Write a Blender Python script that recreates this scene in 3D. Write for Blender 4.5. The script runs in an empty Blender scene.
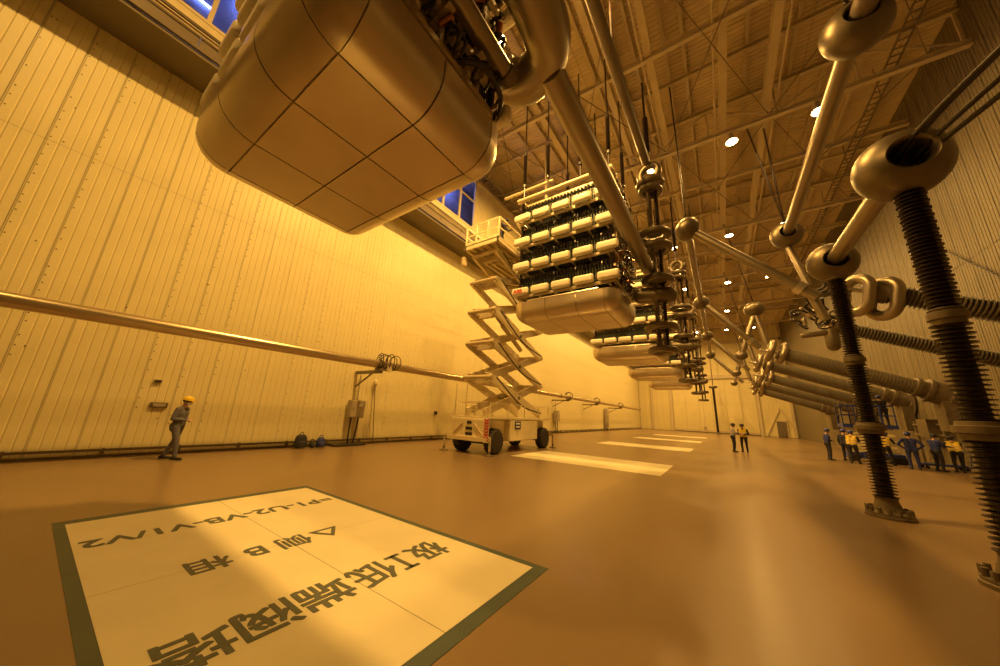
import bpy, math, random
import numpy as np
from mathutils import Vector, Matrix
random.seed(7)
S = bpy.context.scene
COL = S.collection

# ------------------------------------------------------------------ camera
yaw, pitch, roll, FPX = -0.608742, 0.247699, 0.049184, 316.927
cy, sy, cp, sp, cr, sr = math.cos(yaw), math.sin(yaw), math.cos(pitch), math.sin(pitch), math.cos(roll), math.sin(roll)
fwd = Vector((sy*cp, cy*cp, sp)); rgt = Vector((cy, -sy, 0)); upv = rgt.cross(fwd)
r2 = cr*rgt + sr*upv; u2 = -sr*rgt + cr*upv
cam = bpy.data.objects.new('camera', bpy.data.cameras.new('camera')); COL.objects.link(cam)
cam.data.sensor_width = 36; cam.data.lens = 36*FPX/1000; cam.data.clip_start = 0.05; cam.data.clip_end = 300
M = Matrix((r2, u2, -fwd)).transposed().to_4x4(); M.translation = (0, 0, 1.75)
cam.matrix_world = M; S.camera = cam
# ------------------------------------------------------------------ world and exposure
w = bpy.data.worlds.new('hall_world'); S.world = w; w.use_nodes = True
w.node_tree.nodes['Background'].inputs[0].default_value = (0.02, 0.03, 0.06, 1)
w.node_tree.nodes['Background'].inputs[1].default_value = 0.3
S.view_settings.view_transform = 'Standard'; S.view_settings.look = 'None'
S.view_settings.exposure = 0.0; S.view_settings.gamma = 1.0; S.view_settings.use_curve_mapping = False
LAMP_COL = (1.0, 0.545, 0.125); LAMP_W = 1000.0
S.cycles.max_bounces = 8; S.cycles.diffuse_bounces = 5; S.cycles.glossy_bounces = 4

# ------------------------------------------------------------------ helpers
def mat(name, col, rough=.5, metal=0., var=.08, scale=3., bump=0., bscale=40., emit=None, spec=.5, trans=0., rvar=0., stretch=None):
    m = bpy.data.materials.new(name); m.use_nodes = True; nt = m.node_tree; b = nt.nodes['Principled BSDF']
    b.inputs['Roughness'].default_value = rough; b.inputs['Metallic'].default_value = metal
    b.inputs['Specular IOR Level'].default_value = spec; b.inputs['Transmission Weight'].default_value = trans
    tc = nt.nodes.new('ShaderNodeTexCoord'); src = tc.outputs['Object']
    if stretch:
        mp = nt.nodes.new('ShaderNodeMapping'); mp.inputs['Scale'].default_value = stretch
        nt.links.new(src, mp.inputs['Vector']); src = mp.outputs['Vector']
    n = nt.nodes.new('ShaderNodeTexNoise'); n.inputs['Scale'].default_value = scale; n.inputs['Detail'].default_value = 5
    nt.links.new(src, n.inputs['Vector'])
    rp = nt.nodes.new('ShaderNodeValToRGB'); rp.color_ramp.elements[0].position = .3; rp.color_ramp.elements[1].position = .72
    rp.color_ramp.elements[0].color = tuple(max(0, c*(1-var)) for c in col)+(1,)
    rp.color_ramp.elements[1].color = tuple(min(1, c*(1+var)) for c in col)+(1,)
    nt.links.new(n.outputs['Fac'], rp.inputs['Fac']); nt.links.new(rp.outputs['Color'], b.inputs['Base Color'])
    if rvar:
        mr = nt.nodes.new('ShaderNodeMapRange'); mr.inputs['To Min'].default_value = max(.02, rough-rvar); mr.inputs['To Max'].default_value = rough+rvar
        nt.links.new(n.outputs['Fac'], mr.inputs['Value']); nt.links.new(mr.outputs['Result'], b.inputs['Roughness'])
    if bump:
        n2 = nt.nodes.new('ShaderNodeTexNoise'); n2.inputs['Scale'].default_value = bscale; n2.inputs['Detail'].default_value = 4
        nt.links.new(src, n2.inputs['Vector'])
        bp = nt.nodes.new('ShaderNodeBump'); bp.inputs['Strength'].default_value = bump; bp.inputs['Distance'].default_value = .01
        nt.links.new(n2.outputs['Fac'], bp.inputs['Height']); nt.links.new(bp.outputs['Normal'], b.inputs['Normal'])
    if emit:
        b.inputs['Emission Color'].default_value = emit[:3]+(1,); b.inputs['Emission Strength'].default_value = emit[3]
    return m

MT = dict(
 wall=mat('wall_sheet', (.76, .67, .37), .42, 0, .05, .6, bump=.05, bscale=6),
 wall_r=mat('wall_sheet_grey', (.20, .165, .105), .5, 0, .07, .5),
 base=mat('wall_backing', (.42, .36, .24), .7),
 soffit=mat('soffit_paint', (.19, .155, .09), .6, 0, .05, 1.),
 deck=mat('roof_deck', (.72, .60, .40), .55, 0, .10, .7),
 steel=mat('structure_paint', (.62, .53, .37), .5, 0, .08, 1.5),
 dsteel=mat('dark_structure_steel', (.20, .16, .11), .5, .2, .1, 2),
 floor=mat('floor_epoxy', (.255, .172, .092), .28, 0, .05, .12, spec=.45),
 plaque=mat('plaque_paint', (.80, .73, .50), .35, 0, .05, 1.3, spec=.4),
 teal=mat('plaque_border', (.05, .08, .065), .45, 0, .12, 4),
 letter=mat('letter_paint', (.085, .10, .075), .5, 0, .15, 6),
 alu=mat('aluminium_shield', (.62, .53, .40), .34, .85, .06, 1.2, rvar=.05),
 tube=mat('aluminium_tube', (.34, .285, .21), .36, .85, .08, 2.5, stretch=(1, .2, 1)),
 brass=mat('wall_pipe_metal', (.60, .50, .34), .30, .9, .10, 4, stretch=(1, .15, 1)),
 ball=mat('spun_aluminium', (.19, .155, .105), .40, .75, .12, 3, bump=.03),
 electrode=mat('electrode_white', (.84, .78, .62), .35, 0, .03, 3),
 ins=mat('insulator_brown', (.022, .010, .010), .38, 0, .2, 5),
 insg=mat('bushing_silicone', (.135, .115, .08), .5, 0, .08, 3),
 flange=mat('flange_grey', (.17, .135, .09), .5, .4, .15, 5),
 dark=mat('module_black', (.025, .024, .022), .4, .1, .3, 6),
 green=mat('module_green', (.05, .065, .035), .45, .0, .3, 6),
 silver=mat('capacitor_can', (.62, .56, .46), .3, .85, .06, 5),
 hose=mat('black_hose', (.03, .022, .018), .4, 0, .2, 5),
 copper=mat('copper_bar', (.45, .20, .08), .3, .9, .1, 4),
 beam=mat('module_frame_paint', (.60, .50, .33), .45, .3, .08, 3),
 cream=mat('lift_paint', (.82, .72, .46), .4, 0, .05, 2),
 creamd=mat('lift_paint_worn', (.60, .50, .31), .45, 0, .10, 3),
 rubber=mat('tyre_rubber', (.05, .04, .033), .75, 0, .25, 8, bump=.2, bscale=60),
 hub=mat('wheel_hub', (.10, .075, .05), .5, .5, .2, 5),
 chrome=mat('cylinder_rod', (.35, .30, .24), .2, .9, .05, 4),
 navy=mat('sign_navy', (.02, .03, .09), .4),
 white=mat('white_paint', (.85, .83, .78), .4),
 red=mat('red_paint', (.60, .06, .03), .4),
 bluep=mat('blue_lift_paint', (.03, .05, .30), .4, 0, .1, 4),
 glass=mat('window_pane', (.10, .13, .40), .08, 0, .5, 1.6, emit=(.22, .27, .85, .22)),
 inner=mat('gallery_inner_paint', (.34, .37, .52), .6, 0, .3, 1.2),
 frame=mat('window_frame', (.70, .60, .38), .4),
 tubelight=mat('fluorescent_tube', (.9, .95, 1), .3, emit=(.5, .62, 1, 14.)),
 lens=mat('lamp_lens', (1, .85, .6), .3, emit=(1, .70, .32, 60.)),
 grey=mat('grey_box_paint', (.42, .36, .25), .5, 0, .06, 3),
 bagd=mat('bag_fabric', (.03, .028, .035), .8, 0, .2, 10),
 bagb=mat('bag_blue', (.03, .04, .16), .75, 0, .2, 10),
 skin=mat('skin', (.55, .34, .23), .5), eye=mat('eye', (.02, .015, .01), .3), shoe=mat('shoe_leather', (.03, .025, .02), .5),
 hair=mat('hair', (.015, .012, .01), .6), mask=mat('face_mask', (.75, .75, .78), .7),
 cgrey=mat('coverall_grey', (.13, .125, .15), .8, 0, .10, 12, bump=.3, bscale=18),
 cblue=mat('coverall_blue', (.035, .05, .26), .8, 0, .12, 12, bump=.3, bscale=18),
 cdark=mat('cloth_dark', (.03, .03, .05), .8, 0, .15, 12, bump=.3, bscale=18),
 cshirt=mat('shirt_grey', (.42, .40, .40), .8, 0, .1, 12, bump=.3, bscale=18),
 vest=mat('vest_yellow', (.85, .62, .05), .6, 0, .06, 10),
 hely=mat('helmet_yellow', (.90, .62, .03), .3), helb=mat('helmet_blue', (.03, .05, .35), .3), helw=mat('helmet_white', (.8, .8, .75), .3), held=mat('helmet_dark', (.03, .03, .06), .4),
)

g_ = MT['glass']; nt = g_.node_tree; nt.nodes.clear()
o_ = nt.nodes.new('ShaderNodeOutputMaterial'); mx = nt.nodes.new('ShaderNodeMixShader'); tr_ = nt.nodes.new('ShaderNodeBsdfTransparent'); gl = nt.nodes.new('ShaderNodeBsdfGlossy'); fz = nt.nodes.new('ShaderNodeValue')
tr_.inputs[0].default_value = (.66, .70, 1, 1); gl.inputs['Roughness'].default_value = .03; fz.outputs[0].default_value = .05
nt.links.new(fz.outputs[0], mx.inputs[0]); nt.links.new(tr_.outputs[0], mx.inputs[1]); nt.links.new(gl.outputs[0], mx.inputs[2]); nt.links.new(mx.outputs[0], o_.inputs[0])

def root_off(o):
    v = Vector((0, 0, 0))
    while o is not None: v += o.location; o = o.parent
    return v

def frame_of(ax):
    ax = Vector(ax).normalized()
    a = Vector((0, 0, 1)) if abs(ax.z) < .9 else Vector((1, 0, 0))
    x = a.cross(ax).normalized(); y = ax.cross(x)
    return x, y, ax

class MB:
    def __init__(s): s.v = []; s.f = []
    def add(s, vs, fs):
        n = len(s.v); s.v += [Vector(v) for v in vs]; s.f += [tuple(i+n for i in f) for f in fs]; return s
    def box(s, c, d, R=None):
        c = Vector(c); hx, hy, hz = d[0]/2, d[1]/2, d[2]/2
        vs = [Vector((x, y, z)) for x in (-hx, hx) for y in (-hy, hy) for z in (-hz, hz)]
        if R is not None: vs = [R @ v for v in vs]
        return s.add([c+v for v in vs], [(0,1,3,2),(4,6,7,5),(0,4,5,1),(2,3,7,6),(0,2,6,4),(1,5,7,3)])
    def bar(s, p0, p1, wx, wy=None, up=(0, 0, 1)):
        p0, p1 = Vector(p0), Vector(p1); wy = wy or wx
        ax = (p1-p0).normalized(); u = Vector(up)
        if abs(ax.dot(u)) > .98: u = Vector((1, 0, 0))
        x = ax.cross(u).normalized(); y = x.cross(ax)
        vs = [p+x*a*wx/2+y*b*wy/2 for p in (p0, p1) for a, b in ((-1,-1),(1,-1),(1,1),(-1,1))]
        return s.add(vs, [(3,2,1,0),(4,5,6,7),(0,1,5,4),(1,2,6,5),(2,3,7,6),(3,0,4,7)])
    def lathe(s, prof, seg=16, o=(0,0,0), ax=(0,0,1), closed=False):
        x, y, a = frame_of(ax); o = Vector(o); vs = []; fs = []
        cs = [(math.cos(2*math.pi*i/seg), math.sin(2*math.pi*i/seg)) for i in range(seg)]
        for r, h in prof:
            for c, q in cs: vs.append(o+x*(r*c)+y*(r*q)+a*h)
        n = len(prof)
        for k in range(n if closed else n-1):
            k2 = (k+1) % n
            for i in range(seg):
                j = (i+1) % seg
                fs.append((k*seg+i, k*seg+j, k2*seg+j, k2*seg+i))
        if not closed:
            fs.append(tuple(range(seg-1, -1, -1))); fs.append(tuple((n-1)*seg+i for i in range(seg)))
        return s.add(vs, fs)
    def cyl(s, p0, p1, r, seg=14, r1=None):
        d = Vector(p1)-Vector(p0)
        return s.lathe([(r, 0), (r if r1 is None else r1, d.length)], seg, p0, d)
    def tube(s, path, r, seg=10, closed=False):
        P = [Vector(p) for p in path]; n = len(P); vs = []; fs = []
        T = []
        for i in range(n):
            a = P[(i-1) % n] if (closed or i > 0) else P[0]; b = P[(i+1) % n] if (closed or i < n-1) else P[-1]
            T.append((b-a).normalized())
        x, y, _ = frame_of(T[0])
        for i in range(n):
            if i:
                x = (x - T[i]*x.dot(T[i])).normalized(); y = T[i].cross(x)
            rr = r[i] if isinstance(r, (list, tuple)) else r
            for k in range(seg):
                a = 2*math.pi*k/seg; vs.append(P[i]+x*(rr*math.cos(a))+y*(rr*math.sin(a)))
        for i in range(n if closed else n-1):
            j = (i+1) % n
            for k in range(seg):
                l = (k+1) % seg; fs.append((i*seg+k, i*seg+l, j*seg+l, j*seg+k))
        if not closed:
            fs.append(tuple(range(seg-1, -1, -1))); fs.append(tuple((n-1)*seg+k for k in range(seg)))
        return s.add(vs, fs)
    def torus(s, c, ax, R, r, seg=28, ms=12, sx=1., sy=1.):
        x, y, a = frame_of(ax); c = Vector(c)
        return s.tube([c+x*(R*sx*math.cos(2*math.pi*i/seg))+y*(R*sy*math.sin(2*math.pi*i/seg)) for i in range(seg)], r, ms, True)
    def capsule(s, p0, p1, r0, r1=None, seg=12, rings=4):
        p0, p1 = Vector(p0), Vector(p1); r1 = r0 if r1 is None else r1; L = (p1-p0).length
        pr = [(max(1e-4, r0*math.cos(t)), r0*math.sin(t)) for t in [-math.pi/2+math.pi/2*k/rings for k in range(rings+1)]]
        pr += [(max(1e-4, r1*math.cos(t)), L+r1*math.sin(t)) for t in [math.pi/2*k/rings for k in range(rings+1)]]
        return s.lathe(pr, seg, p0, (p1-p0) if L > 1e-6 else (0,0,1))
    def rbox(s, c, d, r, n=3):
        """box with rounded edges: inner box offset by a sphere"""
        c = Vector(c); h = [max(0, q/2-r) for q in d]
        def axis(hh):
            return [(-hh, math.tan(-math.pi/4+math.pi/4*k/n)) for k in range(n)]+[(-hh if hh else 0, 0)]*(1 if hh else 0)+[(hh, math.tan(math.pi/4*k/n)) for k in range(0, n+1)]
        for ax in range(3):
            for sg in (-1, 1):
                u, v = (ax+1) % 3, (ax+2) % 3
                U, V = axis(h[u]), axis(h[v]); vs = []; fs = []
                for a, ta in U:
                    for b, tb in V:
                        dr = [0, 0, 0]; dr[ax] = sg; dr[u] = ta; dr[v] = tb
                        dv = Vector(dr).normalized()*r; p = [0, 0, 0]; p[ax] = sg*h[ax]; p[u] = a; p[v] = b
                        vs.append(c+Vector(p)+dv)
                m = len(V)
                for i in range(len(U)-1):
                    for j in range(m-1):
                        q = (i*m+j, (i+1)*m+j, (i+1)*m+j+1, i*m+j+1)
                        fs.append(q if sg > 0 else q[::-1])
                s.add(vs, fs)
        return s
    def mesh(s, name, m, off=Vector((0,0,0)), smooth=False, angle=40):
        me = bpy.data.meshes.new(name); me.from_pydata([tuple(v-off) for v in s.v], [], s.f)
        if m is not None: me.materials.append(MT[m] if isinstance(m, str) else m)
        if smooth:
            me.polygons.foreach_set('use_smooth', [True]*len(me.polygons))
            try: me.set_sharp_from_angle(angle=math.radians(angle))
            except Exception: pass
        me.update(); return me
    def build(s, name, m, parent=None, smooth=False, angle=40, loc=None):
        off = root_off(parent) if parent else Vector(loc or (0, 0, 0))
        o = bpy.data.objects.new(name, s.mesh(name, m, off, smooth, angle)); COL.objects.link(o)
        if parent: o.parent = parent
        elif loc: o.location = loc
        return o

def tag(o, label=None, cat=None, group=None, kind=None):
    if label: o['label'] = label
    if cat: o['category'] = cat
    if group: o['group'] = group
    if kind: o['kind'] = kind
    return o
def thing(name, label, cat, loc=(0,0,0), group=None, rz=0):
    o = bpy.data.objects.new(name, None); COL.objects.link(o); o.location = loc; o.rotation_euler.z = rz; o.empty_display_size = .2
    return tag(o, label, cat, group)
def struct(o): o['kind'] = 'structure'; return o
def inst(me, name, parent, loc=(0,0,0), rot=(0,0,0), scale=None):
    o = bpy.data.objects.new(name, me); COL.objects.link(o); o.parent = parent
    o.location = loc; o.rotation_euler = rot
    if scale: o.scale = scale
    return o
def copy_tree(o, parent=None):
    c = o.copy(); COL.objects.link(c); c.parent = parent
    for ch in list(o.children): copy_tree(ch, c)
    return c
ORD = ['first', 'second', 'third', 'fourth', 'fifth', 'sixth', 'seventh', 'eighth', 'ninth', 'tenth']

XL, XR, YB, YF, ZT = -14.8, 10.5, -7.0, 76.0, 20.6
PITCH = 11.35
# ------------------------------------------------------------------ room shell
fl = struct(MB().box(((XL+XR)/2, (YB+YF)/2, -.15), (XR-XL+.8, YF-YB+.8, .3)).build('floor', 'floor'))

def sheet_mesh(name, width, z0, z1, ribs, depth, m):
    """vertical sheet: profile across local y, grooves between flat ribs, +x is the face"""
    pts = []; pw = width/ribs; g = pw*.2
    for k in range(ribs):
        y = k*pw
        pts += [(y+.004, -depth), (y+g*.5, -depth), (y+g, 0), (y+pw-.004 if k < ribs-1 else y+pw-.006, 0)]
    b = MB(); vs = []; fs = []
    for z in (z0, z1):
        for y, x in pts: vs.append((x, y, z))
    n = len(pts)
    for i in range(n-1): fs.append((i, i+1, n+i+1, n+i))
    b.add(vs, fs); return b.mesh(name, m)
PW = .81
wl = struct(MB().box((XL-.2, (YB+YF)/2, ZT/2), (.3, YF-YB+.8, ZT)).build('wall_left', 'base'))
wr = struct(MB().box((XR+.2, (YB+YF)/2, ZT/2), (.3, YF-YB+.8, ZT)).build('wall_right', 'base'))
wf = struct(MB().box(((XL+XR)/2, YF+.2, ZT/2), (XR-XL+.8, .3, ZT)).build('wall_far', 'base'))
wb = struct(MB().box(((XL+XR)/2, YB-.2, ZT/2), (XR-XL+.8, .3, ZT)).build('wall_back', 'soffit'))  # unseen back wall, made dark so it returns no fill light
lowm = sheet_mesh('wall_sheet', PW, .06, 8.552, 4, .014, 'wall'); upm = sheet_mesh('wall_sheet', PW, 8.562, 12.9, 4, .014, 'wall')
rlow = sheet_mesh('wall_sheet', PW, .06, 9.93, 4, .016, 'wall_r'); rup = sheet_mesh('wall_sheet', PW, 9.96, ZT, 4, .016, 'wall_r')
np_ = int((YF-YB)/PW)
for i in range(np_):
    y = YB+i*PW
    inst(lowm, 'wall_sheet', wl, (XL, y, 0)); inst(upm, 'wall_sheet', wl, (XL, y, 0))
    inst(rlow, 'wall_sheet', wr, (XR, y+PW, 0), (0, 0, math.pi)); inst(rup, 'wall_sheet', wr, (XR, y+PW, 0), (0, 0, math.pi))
fsh = sheet_mesh('wall_sheet', 1.15, .06, 11.0, 3, .03, 'wall'); fsu = sheet_mesh('wall_sheet', 1.15, 11.05, ZT, 3, .03, 'wall')
for i in range(22):
    for me in (fsh, fsu): inst(me, 'wall_sheet', wf, (XL+i*1.15, YF, 0), (0, 0, -math.pi/2))
# screws along the sheet laps
sb = MB()
for i in range(48):
    y = YB+i*PW+.012; z = .5+random.random()*.3
    dense = random.random() < .75
    while z < 12.4:
        if dense and random.random() < .8: sb.lathe([(.018, 0), (.014, .012)], 6, (XL+.001, y+.06+random.uniform(-.01, .01), z), (1, 0, 0))
        if random.random() < .05: sb.lathe([(.02, 0), (.014, .012)], 6, (XL+.001, y+random.random()*PW, z), (1, 0, 0))
        z += .22+random.random()*.16
sc = sb.build('sheet_screws', 'dsteel', wl); sc['kind'] = 'stuff'
# base rail along the left wall with brackets
bl = struct(MB().box((XL+.13, (YB+YF)/2, .20), (.03, YF-YB, .07)).build('baseboard_left', 'dsteel'))
bkm = MB().box((XL+.07, 0, .17), (.12, .05, .16)).mesh('bracket', 'dsteel')
for i in range(52): inst(bkm, 'bracket', bl, (0, YB+.6+i*1.6, 0))
struct(MB().box((XR-.03, (YB+YF)/2, .1), (.06, YF-YB, .2)).build('baseboard_right', 'dsteel'))

# projecting gallery with windows high on the left wall
XC = -13.2
gal = struct(MB().box(((XL+XC)/2, (YB+YF)/2, 12.83), (XC-XL, YF-YB, .12)).build('trim_1', 'soffit'))
MB().box((XC+.05, (YB+YF)/2, 12.98), (.10, YF-YB, .14)).build('edge_beam', 'dsteel', gal)
fp = MB().box((XC+.0, 0, 13.3), (.05, 1.86, .48)).mesh('fascia_panel', 'dsteel')
for i in range(44): inst(fp, 'fascia_panel', gal, (0, YB+.95+i*1.89, 0))
MB().box((XC+.06, (YB+YF)/2, 13.58), (.12, YF-YB, .03)).build('ledge', 'frame', gal)
MB().box((XC+.04, (YB+YF)/2, 13.74), (.08, YF-YB, .10)).build('ledge', 'flange', gal)
MB().tube([(XC+.10, YB+.2, 13.45), (XC+.10, YF-.2, 13.45)], .025, 8).build('conduit', 'frame', gal)
MB().box((XC+.03, (YB+YF)/2, 13.95), (.06, YF-YB, .3)).build('sill_band', 'frame', gal)
MB().box((XC-.15, (YB+YF)/2, 18.15), (.5, YF-YB, .24)).build('gallery_top_beam', 'steel', gal)
gp = sheet_mesh('gallery_sheet', .9, 14.1, 18.03, 5, .03, 'wall')
WIN = [(-.9+PITCH*k, 3.6+PITCH*k) for k in range(-0, 6)]
y = YB
segs = []
prev = YB
for a, b in WIN: segs.append((prev, a)); prev = b
segs.append((prev, YF))
for a, b in segs:
    n = max(1, round((b-a)/.9)); wd = (b-a)/n
    for i in range(n): inst(gp, 'gallery_sheet', gal, (XC, a+i*wd, 0), (0, 0, 0), (1, wd/.9, 1))
MB().box(((XL+XC)/2-.1, (YB+YF)/2, 18.3), (XC-XL-.2, YF-YB, .06)).build('added_gallery_roof', 'inner', gal)  # added roof, keeps the tube light from leaking onto the hall ceiling
MB().box((-14.62, (YB+YF)/2, 15.7), (.06, YF-YB, 5.6)).build('gallery_inner_wall', 'inner', gal)
for k, (a, b) in enumerate(WIN):
    fr = MB()
    for z in (14.15, 17.95): fr.box((XC+.0, (a+b)/2, z), (.16, b-a, .12))
    for i in range(4): fr.box((XC+.0, a+(b-a)*i/3, 16.05), (.14, .13, 3.9))
    fr.box((XC+.0, (a+b)/2, 16.3), (.10, b-a, .09))
    wn = struct(fr.build(f'window_{k+1}', 'frame'))
    for i in range(3):
        for z0, z1 in ((14.21, 16.25), (16.35, 17.89)):
            MB().box((XC-.03, a+(b-a)*(i+.5)/3, (z0+z1)/2), (.02, (b-a)/3-.13, z1-z0)).build('pane', 'glass', wn)
    if k < 4:
        t = thing('tube_light', f'cool white tube light inside the window gallery behind the {ORD[k]} window', 'lamp', (-14.35, (a+b)/2+.4, 17.3), 'tube lights in the window gallery')
        MB().box((-14.42, (a+b)/2+.4, 17.34), (.3, 1.5, .06)).build('housing', 'white', t)
        MB().cyl((-14.3, (a+b)/2-.25, 17.27), (-14.3, (a+b)/2+1.05, 17.27), .04, 8).build('tube', 'tubelight', t)
        pl = bpy.data.lights.new('tube_light_glow', 'POINT'); pl.energy = 45; pl.color = (.58, .66, 1.); pl.shadow_soft_size = .15
        po = bpy.data.objects.new('tube_light_glow', pl); COL.objects.link(po); po.parent = t; po.location = (.35, .3, -.35)
        MB().cyl((-14.5, (a+b)/2-1.55, 16.1), (-14.5, (a+b)/2-.75, 16.1), .04, 8).build('tube', 'tubelight', t)

# ------------------------------------------------------------------ roof
ce = struct(MB().box(((XL+XR)/2, (YB+YF)/2, ZT+.25), (XR-XL+.8, YF-YB+.8, .2)).build('ceiling', 'base'))
db = MB(); DW, DL, NR = (XR-XL)/5, 1.48, 6
pts = []
for k in range(NR):
    y0 = k*DL/NR; q = DL/NR
    pts += [(y0+.004, 0), (y0+q*.5, 0), (y0+q*.62, .03), (y0+q*.9, .03)]
pts.append((DL-.006, 0))
n = len(pts)
db.add([(x, yy, zz) for x in (.012, DW-.012) for yy, zz in pts], [(i, i+1, n+i+1, n+i) for i in range(n-1)])
dm = db.mesh('deck_sheet', 'deck')
for i in range(int((YF-YB)/DL)):
    for j in range(5): inst(dm, 'deck_sheet', ce, (XL+j*DW, YB+i*DL, ZT))
# purlins along the hall (I sections)
def ibeam(b, p0, p1, h, wd, t=.03):
    p0, p1 = Vector(p0), Vector(p1)
    b.bar(p0+Vector((0,0,h/2)), p1+Vector((0,0,h/2)), wd, t); b.bar(p0-Vector((0,0,h/2)), p1-Vector((0,0,h/2)), wd, t); b.bar(p0, p1, t, h)
for k, x in enumerate([-14.0, -12.5, -11.1, -9.7, -8.3, -6.9, -5.5, -4.1, -2.75, -2.0, -.6, .2, 2.85, 4.8, 6.3, 7.8, 9.3]):
    b = MB(); ibeam(b, (x, YB, ZT-.16), (x, YF, ZT-.16), .26, .16); b.build('purlin', 'steel', ce)
for x in (-1.25, 1.75, 3.75, -7.2, -3.4):
    b = MB(); ibeam(b, (x, YB, 19.35), (x, YF, 19.35), .55, .32, .04); b.build('crane_girder', 'steel', ce)
for x in (-1.55, -5.3, 1.35, 4.15):
    MB().tube([(x, YB, 19.0), (x, YF, 19.0)], .05, 8).build('conduit', 'steel', ce)
TY = [19.4+PITCH*k for k in range(-2, 5)]
def make_truss(label):
    t = thing('roof_truss', label, 'truss', ((XL+XR)/2, 0, 18.2), 'roof trusses spanning the hall')
    for z, nm in ((18.2, 'bottom_chord'), (20.2, 'top_chord')):
        b = MB(); ibeam(b, (XL+.05, 0, z), (XR-.05, 0, z), .24, .26); b.build(nm, 'steel', t)
    N = 8; dx = (XR-XL-.4)/N; x0 = XL+.2
    MT_ = 'steel'
    for i in range(N+1):
        MB().bar((x0+i*dx, 0, 18.32), (x0+i*dx, 0, 20.08), .09).build('web_post', MT_, t)
        if i < N:
            a, c = ((18.32, 20.08) if i % 2 == 0 else (20.08, 18.32))
            MB().bar((x0+i*dx, 0, a), (x0+(i+1)*dx, 0, c), .07).build('web_diagonal', MT_, t)
    return t
tr0 = None
for k, ty in enumerate(TY):
    lb = f'painted steel roof truss with zigzag web, {ORD[k]} truss down the hall from the camera end'
    t = make_truss(lb) if tr0 is None else copy_tree(tr0)
    tr0 = tr0 or t
    t.location.y = ty; t['label'] = lb
for k in range(-1, 5):
    b = MB(); ibeam(b, (XL+.05, 13.4+PITCH*k, 19.0), (XR-.05, 13.4+PITCH*k, 19.0), .3, .2)
    b.build('cross_beam', 'steel', ce)
    b = MB(); ibeam(b, (XL+.05, 16.4+PITCH*k, 20.2), (XR-.05, 16.4+PITCH*k, 20.2), .2, .14)
    b.build('cross_beam', 'steel', ce)
    br = MB()
    for x0, x1 in ((-12.5, -7.2), (-7.2, -1.25), (-1.25, 3.75), (3.75, 9.3)):
        br.bar((x0, TY[0]+PITCH*(k+1), 18.35), (x1, TY[0]+PITCH*(k+2), 18.35), .035); br.bar((x1, TY[0]+PITCH*(k+1), 18.35), (x0, TY[0]+PITCH*(k+2), 18.35), .035)
    br.build('wind_bracing', 'dsteel', ce)

# lamps
def make_lamp():
    t = thing('high_bay_lamp', 'x', 'lamp', (0, 0, 18.1), 'high-bay lamps under the roof trusses')
    t.location = (0, 0, 0)
    MB().lathe([(.10, .32), (.13, .22), (.20, .16), (.30, .02), (.31, 0), (.285, 0), (.27, .03), (.05, .13)], 20).build('reflector', 'grey', t, True)
    MB().box((0, 0, .42), (.18, .18, .24)).build('ballast_box', 'grey', t)
    MB().bar((0, 0, .5), (0, 0, .66), .04).build('hanger', 'dsteel', t)
    MB().lathe([(.26, 0), (.24, -.05), (.14, -.09), (.02, -.10)], 20, (0, 0, .03)).build('lens', 'lens', t, True)
    return t
l0 = None
ld = bpy.data.lights.new('lamp_light', 'AREA'); ld.shape = 'DISK'; ld.size = .5; ld.energy = LAMP_W; ld.color = LAMP_COL
LX = [-6.4, -2.2, 2.0, 5.6]
lroots = []
for r in range(0, 7):
    for c, x in enumerate(LX):
        if r < 2 and c > 1-(r == 0): continue
        yy = TY[r]
        t = make_lamp() if l0 is None else copy_tree(l0); l0 = l0 or t; lroots.append(t)
        t.location = (x, yy-.02, 17.42)
        t['label'] = f'lit round high-bay lamp under the {ORD[r]} truss, {ORD[c]} counted from the left wall'; t['power'] = ((.8,) if r == 0 else (2.5, .6) if r == 1 else (1.45, .75, .30, .18))[c]
for t in lroots:
    d_ = ld.copy(); d_.energy = LAMP_W*t['power']; del t['power']
    L = bpy.data.objects.new('lamp_light', d_); COL.objects.link(L); L.parent = t; L.location = (0, 0, -.12)

# cable trays
def cable_tray(x, z, y0, y1, label, wd=.5):
    t = thing('cable_tray', label, 'cable tray', (x, y0, z))
    for s_ in (-1, 1): MB().box((x+s_*wd/2, (y0+y1)/2, z), (.04, y1-y0, .12)).build('side_rail', 'dsteel', t)
    me = MB().box((0, 0, 0), (wd, .06, .03)).mesh('rung', 'dsteel')
    for i in range(int((y1-y0)/.4)): inst(me, 'rung', t, (0, .2+i*.4, -.04))
    hh = ZT-z; me = MB().box((0, 0, hh/2), (.03, .03, hh)).mesh('hanger', 'dsteel')
    for i in range(int((y1-y0)/5.7)+1): inst(me, 'hanger', t, (wd/2, .3+i*5.6, 0))
    return t
cable_tray(-12.1, 17.5, 9, 40, 'dark ladder cable tray hung under the roof beside the window gallery', .6)
cable_tray(8.3, 18.7, 10, 48, 'dark ladder cable tray hung under the roof along the right wall', .4)

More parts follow.
